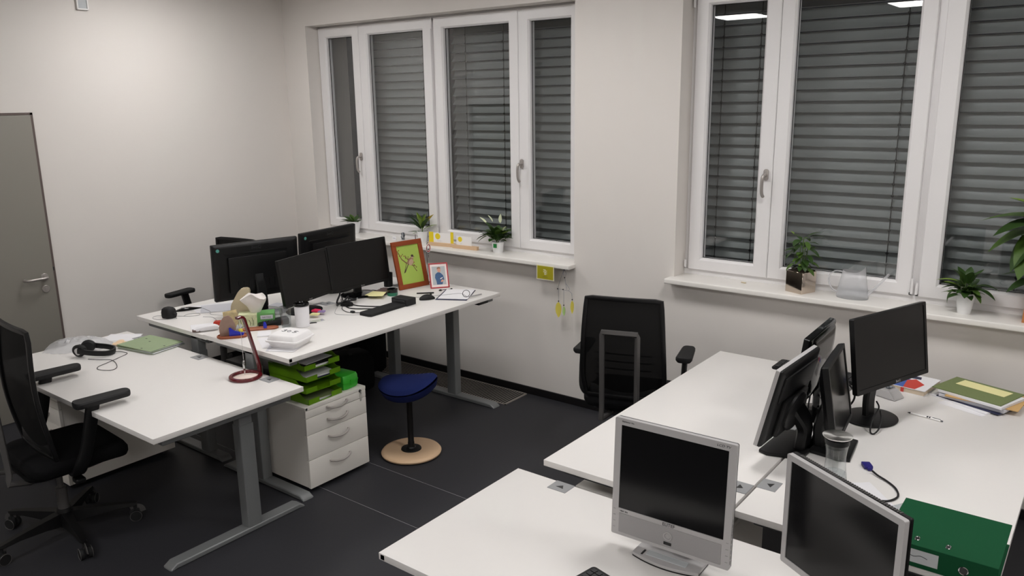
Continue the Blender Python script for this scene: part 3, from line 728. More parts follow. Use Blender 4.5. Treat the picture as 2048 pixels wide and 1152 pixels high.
# ================================================================== MONITORS
def monitor(label, c, th, tilt, W, H, zdesk, style, base_off=(0, .05), logo_back=False, logo_front=None, thick=.045, bezel=.016, bottom=.016, screen='screen', frame_m='black', back_m='black', base='oval', base_sz=(.13, .105), front_bezel_m=None, dot=True):
    """local: screen faces -Y, empty stands on the desk beneath the panel centre"""
    rz = th + 90
    cz = c[2]
    off = Vector((base_off[0], base_off[1], 0)); off.rotate(Euler((0, 0, R(rz))))
    t = thing('monitor', label, 'monitor', (c[0] + off.x, c[1] + off.y, zdesk), R(rz))
    A = T((-base_off[0], -base_off[1], cz - zdesk)) @ RX(-tilt)     # panel frame
    fm = M[frame_m]
    hw, hh = W / 2, H / 2
    def fr(bm, y0, y1, bz, bb, o=0):
        outer = rrect(hw - o, hh - o, .006, 3)
        cz = (bb - bz) / 2
        inn = [(px, pz + cz) for px, pz in rrect(hw - bz, hh - (bz + bb) / 2, .0012, 3)]
        a0 = [bm.verts.new((p[0], y0, p[1])) for p in outer]; a1 = [bm.verts.new((p[0], y1, p[1])) for p in outer]
        b0 = [bm.verts.new((p[0], y0, p[1])) for p in inn]; b1 = [bm.verts.new((p[0], y0 + .004, p[1])) for p in inn]
        k = len(outer)
        for j in range(k):
            q = (j + 1) % k
            for u, v in ((a1, a0), (a0, b0), (b0, b1)): bm.faces.new([u[j], u[q], v[q], v[j]])
    b = nb(); fr(b, 0, .016, bezel, bottom); bmesh.ops.transform(b, matrix=A, verts=b.verts); bz = obj('bezel', b, M[front_bezel_m] if front_bezel_m else fm, t)
    b = nb(); add_box(b, -hw + bezel - .001, hw - bezel + .001, .003, .006, -hh + bottom - .001, hh - bezel + .001, 0, 2, A); obj('screen', b, M[screen], t, smooth=False)
    # back casing
    b = nb(); rings = []
    for (k, y) in ((1.0, .0155), (1.0, .024), (.97, .03), (.88, .034)):
        rings.append([(px * k, y, pz * k) for px, pz in rrect(hw - .001, hh - .001, .006, 3)])
    add_loft(b, rings)
    if style == 'slab':
        add_box(b, -hw * .68, hw * .68, .030, .030 + thick * .55, -hh * .72, hh * .55, .008, 2)
        for i in range(9): add_box(b, -hw * .5 + i * hw * .12, -hw * .5 + i * hw * .12 + .008, .0335 + thick * .5, .0345 + thick * .55, -hh * .60, -hh * .3)
        add_box(b, -hw * .74, hw * .74, .033, .038, hh * .62, hh * .66, .001, 1)
    elif style == 'curved':
        rings = []
        for (k, y, dz) in ((.97, .028, 0), (.90, .040, 0), (.72, .052, -.01), (.42, .060, -.02)):
            rings.append([(px * k, y, pz * k + dz) for px, pz in rrect(hw, hh, .05, 5)])
        add_loft(b, rings)
    elif style == 'disc':
        add_box(b, -hw * .86, hw * .86, .030, .042, hh * .16, hh * .80, .006, 2)
        add_box(b, -hw * .60, hw * .60, .030, .056, -hh * .84, hh * .12, .012, 2)
        add_lathe(b, [(.100, 0), (.100, .010), (.092, .016), (0, .018)], 32, A.inverted() @ A @ T((0, .055, -hh * .30)) @ RX(-90), sy=.85)
    bmesh.ops.transform(b, matrix=A, verts=b.verts)
    cs = obj('back_casing', b, M[back_m], t)
    if dot:
        b = nb(); add_lathe(b, [(0, 0), (.011, 0), (.011, .0008), (0, .0008)], 16, A @ T((hw - .035, .0305 if style != 'slab' else .0345, hh - .035)) @ RX(-90)); obj('sticker', b, M['teal'], cs)
    if logo_back: text_obj('lettering', logo_back, .028, M['dark'], cs, A @ T((0, .0352, hh * .80)) @ RZ(180) @ RX(90) , .0006)
    if logo_front: text_obj('lettering', logo_front[0], logo_front[1], M[logo_front[3] if len(logo_front) > 3 else 'silver2'], bz, A @ T((logo_front[2][0], -.0006, logo_front[2][1])) @ RX(90), .0003)
    # neck + base
    zb = -hh
    b = nb()
    top = Vector(A @ Vector((0, .045, -hh * .15)))
    if base in ('oval', 'round', 'flat'):
        pts = [(0, .012, .010), (0, .012, top.z * .4), (top.x, top.y, top.z)]
        add_tube(b, spline(pts, 4), 1, rect=(.030, .016)); obj('neck', b, fm, t)
        b = nb(); r1, r2 = base_sz
        add_lathe(b, [(0, 0), (.97, 0), (1.0, .004), (.99, .008), (.80, .013), (.25, .017), (0, .018)], 48, sx=r1, sy=r2); obj('base', b, M['blackg'] if base == 'round' else fm, t)
    elif base == 'wedge':
        pts = [(0, .045, .012), (0, .050, top.z * .5), (top.x, top.y, top.z)]
        add_tube(b, spline(pts, 4), 1, rect=(.045, .022)); obj('neck', b, fm, t)
        b = nb(); r1, r2 = base_sz
        add_prism(b, [(-r1, -r2 * .55), (-r1 * .9, -r2), (r1 * .9, -r2), (r1, -r2 * .55), (r1 * .72, r2), (-r1 * .72, r2)], 0, .016, .005); obj('base', b, fm, t)
    elif base == 'arc':
        pts = [(0, .055, .014), (0, .06, top.z * .5), (top.x, top.y, top.z)]
        add_tube(b, spline(pts, 4), 1, rect=(.07, .014)); obj('neck', b, M['silver2'], t)
        b = nb(); out = []
        for i in range(13): a = -1 + 2 * i / 12; out.append((a * .118, -.050 - .022 * (1 - a * a)))
        out += [(.118, .10), (-.118, .10)]
        add_prism(b, out, .004, .016, .004); bs = obj('base', b, M['silver'], t)
        b = nb(); add_prism(b, [(x * .99, y * .99) for x, y in out], 0, .0045); obj('base_rubber', b, M['black'], bs)
        b = nb(); add_box(b, -.072, .072, -.044, -.014, .0155, .0175, .002, 1); obj('base_inset', b, M['label'], bs)
        b = nb(); add_box(b, -.086, -.080, -.050, -.020, .0155, .018); obj('base_slot', b, M['black'], bs)
    return t, A, bz

monitor('black widescreen monitor seen from behind, left of the outer pair', (-4.465, 3.05, 1.103), 164.4, 2.7, .565, .370, ZRL, 'slab', (0, .07), logo_back='BenQ', thick=.05)
monitor('black widescreen monitor seen from behind, right of the outer pair', (-4.541, 3.707, 1.102), 185.6, 2.9, .55, .345, ZRL, 'slab', (0, .07), logo_back='BenQ', thick=.05)
monitor('small black monitor turned off, sticky notes on its foot', (-4.072, 3.15, 1.072), 13.5, 7.5, .48, .30, ZRR, 'curved', (0, .04), logo_front=('BenQ', .013, (0, -.141)), thick=.04, base='oval', base_sz=(.125, .11), dot=False)
monitor('black monitor turned off, standing between small monitor and wooden picture frame', (-4.126, 3.645, 1.067), -1.8, 7.2, .51, .315, ZRR, 'curved', (0, .03), logo_front=('BenQ', .013, (0, -.149)), thick=.04, base='round', base_sz=(.13, .12), dot=False)
# right-hand group
mE, AE, bE = monitor('silver square monitor in the foreground with wide speaker panel below screen', (-1.054, 2.199, .902), -88.3, 2.6, .42, .42, ZD1, 'curved', (0, .02), thick=.05, bezel=.024, bottom=.098, frame_m='silver', back_m='dark', base='arc', screen='screen2', dot=False)
def on_front(bm_or_none=None): pass
HW, HH = .21, .21
b = nb(); add_box(b, -HW + .028, HW - .028, -.0022, .002, -HH + .012, -HH + .082, .002, 2, AE); sp = obj('speaker_panel', b, M['silver2'], mE)
b = nb(); add_tube(b, [Vector(AE @ Vector((.0 + .0135 * math.cos(a), -.004, -HH + .052 + .0135 * math.sin(a)))) for a in [2 * math.pi * i / 28 for i in range(28)]], .0022, 8, closed=True)
add_lathe(b, [(0, 0), (.0095, 0), (.0085, .0015), (0, .0015)], 24, AE @ T((0, -.0022, -HH + .052)) @ RX(90)); add_tube(b, [Vector(AE @ Vector((.0045 * math.cos(a), -.0045, -HH + .052 + .0045 * math.sin(a)))) for a in [2 * math.pi * i / 16 for i in range(16)]], .0008, 6, closed=True)
obj('power_button', b, M['silver'], mE)
b = nb(); add_box(b, -.014, .014, -.0032, 0, -HH + .020, -HH + .031, .001, 1, AE); obj('sensor_window', b, M['blackg'], mE)
b = nb()
for s in (-1, 1):
    for i in range(4): add_box(b, s * (HW - .010) - .004, s * (HW - .010) + .004, -.0012, .001, -HH + .025 + i * .022, -HH + .027 + i * .022, 0, 2, AE)
for i in range(9): add_box(b, HW - .0009, HW + .0012, .004, .010, -HH + .02 + i * .018, -HH + .03 + i * .018, 0, 2, AE)
obj('side_buttons', b, M['silver2'], mE)
text_obj('lettering', 'ELITEF', .016, M['dark'], bE, AE @ T((0, -.0005, -HH + .0895)) @ RX(90), .0003)
text_obj('lettering', 'LCD TV', .011, M['dark'], bE, AE @ T((HW - .042, -.0005, HH - .012)) @ RX(90), .0003, shear=.2, sx=1.2)
text_obj('lettering', 'FlatViewer 19in', .007, M['dark'], bE, AE @ T((-HW + .048, -.0005, HH - .011)) @ RX(90), .0003)
text_obj('lettering', 'VESA  SRS', .007, M['dark'], bE, AE @ T((-HW + .045, -.0005, -HH + .089)) @ RX(90), .0003)

mF, AF, bF = monitor('silver-framed monitor in the right foreground seen at a steep angle', (-.53, 2.19, .905), -121.3, 0, .445, .365, ZD1, 'curved', (0, .05), thick=.05, bezel=.019, bottom=.02, frame_m='silver', back_m='black', base='oval', base_sz=(.13, .11), screen='screen2', dot=False)
b = nb()
for i in range(44): add_box(b, -.19 + i * .0087, -.19 + i * .0087 + .0045, .019, .031, .1825, .1848, 0, 2, AF)
g = obj('vent_slots', b, M['cframe'], mF, smooth=False); g['kind'] = 'stuff'
b = nb(); add_box(b, -.2215, .2215, .0162, .034, -.1815, .1835, .003, 1, AF); obj('rear_shell', b, M['black'], mF)

monitor('large black monitor turned off, beside the books under the right window', (-.734, 3.72, 1.058), -19.6, 8.3, .54, .335, ZD2, 'slab', (-.01, .07), logo_front=('BenQ', .015, (.03, -.158)), thick=.04, base='oval', base_sz=(.13, .115), dot=False, bottom=.02)
monitor('black monitor seen nearly edge-on between the large one and the silver-edged one', (-.83, 3.30, .95), 6.5, 9.8, .38, .33, ZD2, 'curved', (0, .02), thick=.05, base='wedge', base_sz=(.12, .09), dot=False, screen='screen2')
monitor('black-backed monitor with thin silver edge, leaning back on a wedge foot', (-1.006, 3.127, .965), 177.8, 12.9, .41, .34, ZD2, 'disc', (-.09, .01), thick=.05, frame_m='black', front_bezel_m='silver', base='wedge', base_sz=(.15, .085), dot=True)
monitor('glossy black monitor farthest from us in the right-hand cluster', (-1.06, 3.64, .955), 181.7, 7, .43, .33, ZD2, 'curved', (0, .03), thick=.05, frame_m='blackg', back_m='blackg', base='round', base_sz=(.12, .11), dot=False)

# ================================================================== SMALL THINGS: generic
def sheet(name, label, cat, corners_c, w_, h_, rz, z, m, th=.0006, curl=0, group=None):
    b = nb(); add_sheet(b, w_, h_, 0, th, curl)
    o = obj(name, b, m, loc=(corners_c[0], corners_c[1], z), rot=(0, 0, R(rz))); return tag(o, label, cat, group)

def cable(label, pts, r=.003, m='cable', name='cable', per=8, plugs=None):
    b = nb(); add_tube(b, spline(pts, per), r, 8)
    o = obj(name, b, M[m]); tag(o, label, 'cable'); return o

def ZP(z, pts, dz=.003): return [(x, y, z + dz) for x, y in pts]

# ---------- front left desk (z .725)
Z = ZFL
t = thing('headphones', 'black over-ear headphones with silver ear plates lying on front left desk', 'headphones', (-4.715, 2.065, Z), R(-50))
for s in (-1, 1):
    b = nb(); mt = T((s * .050 - .02 * 0, -.055 if s > 0 else -.045, .040)) @ RZ(-12 * s) @ RY(90 * s)
    add_lathe(b, [(0, -.012), (.030, -.012), (.036, -.006), (.036, .004), (.030, .010), (0, .010)], 28, mt, sy=1.12); e = obj('ear_cup', b, M['black'], t)
    b = nb(); add_lathe(b, [(.012, -.028), (.030, -.027), (.034, -.020), (.030, -.011), (.012, -.011)], 28, mt, sy=1.1); obj('ear_pad', b, M['blackm'], e)
    b = nb(); add_prism(b, [(.018 * math.cos(a) * (1 + .35 * (math.cos(a) > .8)), .020 * math.sin(a)) for a in [2 * math.pi * i / 20 for i in range(20)]], .0095, .0115, .0005, mt); obj('ear_plate', b, M['silver'], e)
b = nb(); add_tube(b, spline([(-.060, -.045, .042), (-.068, 0, .034), (-.066, .06, .026), (-.045, .105, .020), (0, .122, .018), (.045, .105, .020), (.066, .06, .026), (.070, 0, .034), (.062, -.055, .042)], 5), 1, rect=(.006, .015)); obj('headband', b, M['black'], t)
cable('thin headphone cable looping on the front left desk', ZP(Z, [(-4.64, 2.00), (-4.58, 2.03), (-4.52, 2.07), (-4.44, 2.06), (-4.35, 2.02), (-4.335, 1.975), (-4.40, 1.945), (-4.45, 1.965), (-4.48, 2.03), (-4.52, 2.12), (-4.56, 2.19), (-4.62, 2.185), (-4.66, 2.16)]), .0017)
# plastic bag: crumpled low mound
b = nb(); n, m_ = 22, 16
rnd = random.Random(3); nz = [[rnd.uniform(-1, 1) for _ in range(m_ + 1)] for _ in range(n + 1)]
g = []
for i in range(n + 1):
    row = []
    for j in range(m_ + 1):
        u, v = i / n, j / m_
        e = (math.sin(math.pi * u) ** .5) * (math.sin(math.pi * v) ** .55)
        w_ = .36 * (u - .5); d = .21 * (v - .5) * (0.45 + .75 * math.sin(math.pi * (u * .8 + .15)))
        row.append(b.verts.new((w_, d + .008 * nz[i][j], .002 + e * (.058 + .010 * nz[j % n][i % m_] if j < n else .05))))
    g.append(row)
for i in range(n):
    for j in range(m_): b.faces.new((g[i][j], g[i + 1][j], g[i + 1][j + 1], g[i][j + 1]))
tag(obj('plastic_bag', b, M['bag'], loc=(-4.935, 2.085, Z), rot=(0, 0, R(48))), 'crumpled clear plastic bag behind the headphones', 'plastic bag')
# folder stack (individual)
rnd = random.Random(5)
cx, cy = -4.585, 2.350
for i in range(5):
    mm = M['folder'] if i in (0, 2, 4) else M['paper2']
    thk = .004 if i in (0, 2, 4) else .003
    b = nb(); add_box(b, -.155, .155, -.115, .115, 0, thk, .0006, 1)
    o = obj('folder' if mm == M['folder'] else 'document_wallet', b, mm, loc=(cx + rnd.uniform(-.006, .006) - .004 * (i == 3), cy + rnd.uniform(-.006, .006), Z + .0004 + i * .0046), rot=(0, 0, R(8 + rnd.uniform(-3, 3))))
    tag(o, ['green cardboard folder at the bottom of the stack on front left desk', 'grey document wallet, second from the bottom of the green folder stack', 'green cardboard folder in the middle of the stack on front left desk', 'grey document wallet just below the top green folder', 'green cardboard folder on top of the stack on front left desk'][i], 'folder', 'stack of folders on the front left desk')
    if i == 4:
        b = nb()
        for (x, y) in ((.05, -.095), (.13, .0), (-.03, .02), (-.10, .05)): add_prism(b, [(x - .006, y - .004), (x + .006, y - .004), (x + .006, y + .004), (x - .006, y + .004)], thk, thk + .0006)
        obj('punched_marks', b, M['bolt'], o)
sheet('paper', 'white paper at the back corner of front left desk', 'paper', (-4.925, 2.345), .21, .148, 38, Z + .0003, M['paper'])
t = thing('snack', 'small heap of peach-coloured wafers beside the green folders', 'snack', (-4.79, 2.262, Z))
for i in range(4):
    b = nb(); add_lathe(b, [(0, 0), (.022, .001), (.024, .004), (.018, .007), (0, .006)], 18); obj('wafer', b, M['snack'], t, loc=((i % 2) * .028 - .014, (i // 2) * .024 - .012, .001 + .004 * (i % 3)), rot=(R(6 * i), R(4), 0))
# pen pendulum stand
t = thing('pendulum_pen_stand', 'dark red pen stand with slanted arm and silver pen hanging over its ring', 'pen stand', (-3.612, 2.345, Z), 0)
b = nb(); a_, b_ = .083, .070
ring = [(a_ * math.cos(q) * .9, b_ * math.sin(q) * 1.1) for q in [2 * math.pi * i / 48 for i in range(48)]]
t2 = bmesh.new()
add_tube(b, [(x, y, .0085) for x, y in ring], 1, rect=(.0105, .0085), closed=True); obj('ring_base', b, M['redw'], t)
b = nb(); add_prism(b, [(x * .92, y * .92) for x, y in ring], .0005, .0045); obj('felt_disc', b, M['pale'], t)
b = nb(); add_tube(b, spline([(.0, .088, .010), (0, .087, .05), (.0, .062, .16), (.0, .030, .285), (0, .018, .325), (0, .004, .336), (0, -.022, .334)], 6), 1, rect=(.013, .007)); obj('arm', b, M['redw'], t)
b = nb(); add_tube(b, [(.0, -.004, .332), (.004, -.006, .105)], .0011, 6); obj('rod', b, M['steel'], t)
b = nb(); add_lathe(b, [(0, .010), (.0015, .016), (.006, .045), (.0068, .05), (.0068, .086), (.004, .092), (0, .094)], 16, T((.004, -.006, .008))); obj('pen', b, M['chrome'], t)

# ---------- left outer desk (z .825)
Z = ZRL
t = thing('pouch', 'small rounded black pouch with thin cable at the corner of the raised desk', 'pouch', (-4.765, 2.585, Z), R(10))
b = nb(); rings = []
for (k, zz) in ((.9, 0), (1.0, .012), (1.0, .040), (.88, .058), (.6, .068), (.25, .070)): rings.append([(px * k, py * k, zz) for px, py in rrect(.042, .034, .018, 5)])
add_loft(b, rings); obj('pouch_body', b, M['blackm'], t)
b = nb(); add_sphere(b, (.040, .012, .026), .014, (1, 1, .8)); obj('pouch_tab', b, M['blackm'], t)
cable('thin grey cable looping round the black pouch', ZP(Z, [(-4.70, 2.60), (-4.76, 2.52), (-4.83, 2.51), (-4.87, 2.55), (-4.83, 2.60), (-4.76, 2.63), (-4.68, 2.68), (-4.66, 2.73), (-4.70, 2.75), (-4.74, 2.70), (-4.72, 2.66)], .0015), .0013, 'cableg')
cable('long thin grey cable crossing the papers by the left monitor', ZP(Z, [(-4.80, 2.84), (-4.68, 2.82), (-4.60, 2.78), (-4.50, 2.82), (-4.42, 2.86), (-4.40, 2.95), (-4.46, 3.02)], .004), .0013, 'cableg')
cable('short grey cable lying in front of the papers', ZP(Z, [(-4.60, 2.72), (-4.55, 2.745), (-4.50, 2.74), (-4.44, 2.72), (-4.40, 2.74)], .0015), .0013, 'cableg')
t = thing('computer_mouse', 'flat glossy black mouse behind the black pouch', 'mouse', (-4.845, 2.765, Z), R(70))
b = nb(); rings = []
for (x, w_, h_) in ((-.085, .006, .004), (-.07, .018, .010), (-.03, .026, .022), (.01, .024, .020), (.05, .016, .012), (.085, .005, .005)):
    rings.append([(x, w_ * math.cos(a), max(0, h_ * (.35 + .65 * math.sin(a)))) for a in [2 * math.pi * i / 14 for i in range(14)]])
add_loft(b, rings); obj('shell', b, M['blackg'], t)
b = nb(); add_box(b, -.045, -.015, -.012, .012, .0195, .0225, .002); obj('button', b, M['silver'], t)
sheet('paper', 'lower sheet of white paper in front of the left monitor back', 'paper', (-4.765, 2.925), .21, .297, -20, Z + .0004, M['paper'], group='papers by the left monitor')
sheet('paper', 'upper sheet of white paper in front of the left monitor back', 'paper', (-4.70, 2.94), .21, .297, -33, Z + .0014, M['paper2'], curl=.002, group='papers by the left monitor')
sheet('envelope', 'white folded leaflet beside the white and brown stapler', 'envelope', (-4.37, 2.625), .13, .22, -28, Z + .0004, M['paper'], th=.0015)
t = thing('stapler', 'white and brown stapler at the seam of the raised desks', 'stapler', (-4.285, 2.545, Z + .0022), R(60))
b = nb(); rings = []
for (x, w_, h_) in ((-.07, .010, .010), (-.05, .020, .020), (0, .022, .028), (.05, .020, .030), (.07, .016, .022)):
    rings.append([(x, px * w_ / .02, .004 + (pz + .02) * h_ / .04) for px, pz in rrect(.02, .02, .008, 3)])
add_loft(b, rings); obj('body', b, M['paper'], t)
b = nb(); add_prism(b, [(-.078, -.012), (-.035, -.021), (-.030, .021), (-.078, .012)], .001, .014, .003); obj('nose', b, M['brownp'], t)
t = thing('pencil_case', 'red and orange pencil case beside the greeting card', 'pencil case', (-4.315, 2.70, Z), R(45))
b = nb(); add_prism(b, [(-.07, -.022), (.07, -.022), (.075, 0), (.07, .022), (-.07, .022)], 0, .026, .008); obj('body', b, M['redp'], t)
b = nb(); add_box(b, -.02, .05, -.030, -.021, .004, .016, .004); obj('side_pocket', b, M['orangep'], t)

# ---------- inner raised desk (z .846)
Z = ZRR
t = thing('greeting_card', 'patterned greeting card standing behind the stone slice', 'card', (-4.085, 2.545, Z), R(55))
for s in (-1, 1):
    b = nb(); add_box(b, 0, .085, -.0008, .0008, 0, .125, 0, 2, RZ(28 * s) @ RX(-4)); obj('card_leaf', b, M['cardm'], t)
t = thing('stone_slice_holder', 'upright stone slice on orange-brown leaf tray holding blue and yellow clips', 'desk organiser', (-3.975, 2.520, Z), R(52))
b = nb(); rings = []
for (k, zz) in ((.93, 0), (1.0, .005), (1.0, .013), (.94, .016), (.90, .009)): rings.append([(px * k, py * k, zz) for px, py in rrect(.085, .038, .036, 7)])
add_loft(b, rings); obj('tray', b, M['leather'], t)
b = nb(); add_prism(b, [(-.048, 0), (-.052, .05), (-.040, .085), (-.020, .112), (.006, .118), (.024, .10), (.036, .07), (.044, .03), (.046, 0)], -.006, .006, .002, T((-.018, .004, .012)) @ RX(90)); obj('stone_slice', b, M['stone'], t)
b = nb(); add_prism(b, [(-.036, 0), (.040, 0), (.046, .014), (-.008, .030), (-.028, .050), (-.036, .048)], -.008, .008, .003, T((.022, -.018, .012)) @ RX(90)); obj('blue_clip', b, M['bluep'], t)
b = nb(); add_sphere(b, (.048, -.008, .036), .013, (1, .8, 1.1)); obj('yellow_clip', b, M['yellowp'], t)
b = nb()
for (x, a) in ((.010, 30), (.022, 42), (.034, 20), (.0, 48)): add_box(b, -.004, .004, -.002, .002, 0, .062, .001, 1, T((x, -.004, .014)) @ RY(a * .8) @ RX(-8))
obj('pens', b, M['label'], t)
t = thing('leather_tray', 'flat brown tray under the tissue box with a small blue sharpener', 'tray', (-3.985, 2.715, Z), R(52))
b = nb(); rings = []
for (k, zz) in ((.93, 0), (1.0, .004), (1.0, .008), (.9, .010)): rings.append([(px * k, py * k, zz) for px, py in rrect(.105, .032, .028, 6)])
add_loft(b, rings); obj('tray_body', b, M['leather'], t)
b = nb(); add_prism(b, [(-.009, 0), (.009, 0), (.011, .018), (.004, .038), (-.005, .040), (-.011, .020)], -.005, .005, .002, T((.03, -.024, .010)) @ RX(90)); obj('sharpener', b, M['bluep'], t)
t = thing('tissue_box', 'green and pale patterned tissue box with white tissue pulled out', 'tissue box', (-4.105, 2.775, Z), R(52))
b = nb(); add_box(b, -.100, .008, -.050, .050, 0, .072, .002, 1); obj('pale_half', b, M['tpale'], t)
b = nb(); add_box(b, .008, .110, -.050, .050, 0, .072, .002, 1); gg = obj('green_half', b, M['tgreen'], t)
b = nb(); add_box(b, .028, .100, -.0512, -.050, .038, .062, .0005, 1); obj('label_plate', b, M['paper2'], gg)
text_obj('lettering', 'Soft Clean', .012, M['ink'], gg, T((.064, -.0516, .050)) @ RX(90), .0002)
b = nb()
for i, (x, h_) in enumerate(((-.088, .05), (-.07, .035), (-.055, .055), (-.035, .04), (-.018, .052))): add_tube(b, spline([(x, -.0508, .004), (x + .004, -.0508, h_ * .5), (x - .003, -.0508, h_)], 3), .0012, 5)
obj('printed_grass', b, M['leafd'], t)
b = nb(); rnd = random.Random(11); rows = []
for i in range(9):
    v = i / 8; rr = .020 + .030 * v ** .8
    rows.append([b.verts.new(((rr * 1.35 * (1 + .30 * math.sin(3 * q + i * .5) * v)) * math.cos(q), (rr * .55 * (1 + .25 * math.cos(2 * q + i) * v)) * math.sin(q) - .01 * v, .070 + .105 * v + .018 * v * math.sin(3 * q + 1))) for q in [2 * math.pi * j / 22 for j in range(22)]])
for i in range(8):
    for j in range(22): b.faces.new((rows[i][j], rows[i][(j + 1) % 22], rows[i + 1][(j + 1) % 22], rows[i + 1][j]))
cc = b.verts.new((.01, 0, .186))
for j in range(22): b.faces.new((rows[8][j], rows[8][(j + 1) % 22], cc))
obj('tissue', b, M['tissue'], t)
t = thing('beige_carton', 'upright beige folded plastic cover behind the stone slice', 'carton', (-4.232, 2.750, Z), R(48)); t.scale = (1.25, 1.1, 1.12)
b = nb(); add_loft(b, [[(x, y, z) for x, y, z in r] for r in (
    [(-.050, -.022, 0), (.045, -.022, 0), (.045, .022, 0), (-.050, .022, 0)], [(-.036, -.022, .10), (.050, -.022, .10), (.050, .022, .10), (-.036, .022, .10)],
    [(-.002, -.020, .165), (.058, -.020, .175), (.058, .020, .175), (-.002, .020, .165)], [(.020, -.014, .188), (.050, -.014, .190), (.050, .014, .190), (.020, .014, .188)])])
bmesh.ops.bevel(b, geom=list(b.edges), offset=.004, segments=2, affect='EDGES'); obj('cover', b, M['beige'], t)
b = nb(); add_box(b, .030, .042, -.0225, -.0215, .135, .150, 0); obj('slot', b, M['bolt'], t)
t = thing('clear_box', 'small clear plastic box at the right end of the tissue box', 'box', (-4.10, 2.905, Z), R(48))
b = nb(); add_box(b, -.045, .045, -.035, .035, 0, .06, .003, 2); obj('box_body', b, M['clear'], t)
b = nb(); add_box(b, -.046, .046, -.036, .036, .055, .062, .002, 1); obj('box_lid', b, M['clear'], t)
t = thing('small_carton', 'small white carton standing before the monitor foot behind the glass', 'carton', (-4.22, 3.02, Z), R(10))
b = nb(); add_box(b, -.045, .045, -.04, .04, 0, .05, .002, 1); obj('carton_body', b, M['paper'], t)
b = nb(); add_box(b, -.046, .046, -.041, .041, .046, .052, .001, 1); obj('carton_lid', b, M['paper2'], t)
t = thing('desk_phone', 'black handset lying beside the water glass', 'phone', (-4.005, 2.825, Z), R(-30)); t.scale = (1.15, 1.1, 1.25)
b = nb(); rings = []
for (k, zz) in ((.95, 0), (1, .006), (1, .018), (.90, .024)): rings.append([(px * k, py * k, zz + .08 * py * (zz > .01)) for px, py in rrect(.034, .082, .012, 4)])
add_loft(b, rings); ph = obj('handset', b, M['black'], t)
b = nb()
for i in range(3):
    for j in range(4): add_box(b, -.020 + i * .015, -.010 + i * .015, -.06 + j * .016, -.05 + j * .016, .0155 + .08 * (-.055 + j * .016) + .0045, .0215 + .08 * (-.055 + j * .016) + .0045, .001, 1)
obj('keys', b, M['dark'], ph)
# water glass
t = thing('water_glass', 'straight glass half full of water by the white cup', 'glass', (-3.895, 2.835, Z))
b = nb(); add_lathe(b, [(0, .001), (.026, .001), (.028, .006), (.034, .118), (.0325, .118), (.0265, .010), (0, .009)], 32, cap=False); obj('glass_wall', b, M['glass'], t)
b = nb(); add_lathe(b, [(0, .0095), (.0262, .0105), (.0295, .066), (0, .066)], 32, cap=False); obj('water', b, M['water'], t)
t = thing('travel_cup', 'white cylindrical cup with black lid beside the water glass', 'cup', (-3.822, 2.900, Z))
b = nb(); add_lathe(b, [(0, 0), (.036, 0), (.040, .004), (.044, .125), (.043, .131), (0, .131)], 36); obj('cup_body', b, M['paper'], t)
b = nb(); add_lathe(b, [(.0435, .129), (.0450, .131), (.0450, .142), (.0425, .147), (.036, .147), (.034, .142), (0, .142)], 36); l = obj('lid', b, M['blackg'], t)
b = nb(); add_tube(b, spline([(-.03, -.008, .146), (-.01, -.014, .153), (.012, -.012, .153), (.03, -.004, .146)], 4), 1, rect=(.010, .004)); obj('sip_flap', b, M['blackg'], l)
b = nb(); add_tube(b, [(.0447 * math.cos(q), .0447 * math.sin(q), .127) for q in [2 * math.pi * i / 36 for i in range(36)]], .0010, 5, closed=True); obj('trim_ring', b, M['silver'], t)
# foam box
t = thing('foam_food_box', 'closed white foam food box with handwriting on the lid', 'food box', (-3.575, 2.620, Z + .0035), R(20))
def sq(s, z, r=.02): return [(px, py, z) for px, py in rrect(s, s, r, 4)]
b = nb(); add_loft(b, [sq(.078, 0), sq(.080, .003), sq(.092, .032), sq(.0925, .034)]); obj('box_bottom', b, M['foam'], t)
b = nb(); add_loft(b, [sq(.101, .034, .024), sq(.102, .036, .024), sq(.101, .0385, .024)]); add_loft(b, [sq(.101, .039, .024), sq(.101, .0415, .024), sq(.0935, .043), sq(.084, .066), sq(.078, .0705), sq(.074, .071)]); obj('lid', b, M['foam'], t)
b = nb()
strokes = [[(-.034, .015), (-.026, .021), (-.020, .015), (-.027, .010), (-.020, .005), (-.028, -.001), (-.035, .003)], [(-.006, .014), (-.012, .005), (-.005, -.003), (.002, .004), (-.002, .013), (-.007, .014)], [(.030, .012), (.018, .014), (.015, .006), (.024, .005), (.028, -.001), (.020, -.007), (.013, -.004)]]
for s_ in strokes: add_tube(b, spline([(x * 1.5, y * 1.5, .0716) for x, y in s_], 4), .0014, 5)
obj('handwriting', b, M['ink'], t)
rnd = random.Random(8)
for i, (x, y, rz_, mm, lab) in enumerate(((-3.70, 2.600, 62, 'paper', 'white sheet sticking out left of the foam food box'), (-3.60, 2.590, 42, 'paper2', 'grey-white sheet directly under the foam food box'), (-3.56, 2.598, 28, 'paper', 'white sheet with curled corner beneath the foam food box'))):
    sheet('paper', lab, 'paper', (x, y), .15, .21, rz_, Z + .0003 + .0008 * i, M[mm], group='papers under the foam box')
sheet('notepad', 'small white notepad behind the red pen-stand arm', 'notepad', (-3.87, 2.66), .075, .10, 52, Z + .0003, M['paper'], th=.006)
b = nb(); add_lathe(b, [(0, 0), (.0055, 0), (.0055, .003), (.002, .005), (.002, .010), (0, .011)], 12); tag(obj('push_pin', b, M['clip'], loc=(-3.815, 2.735, Z)), 'tiny metal pin beside the foam food box', 'pin')
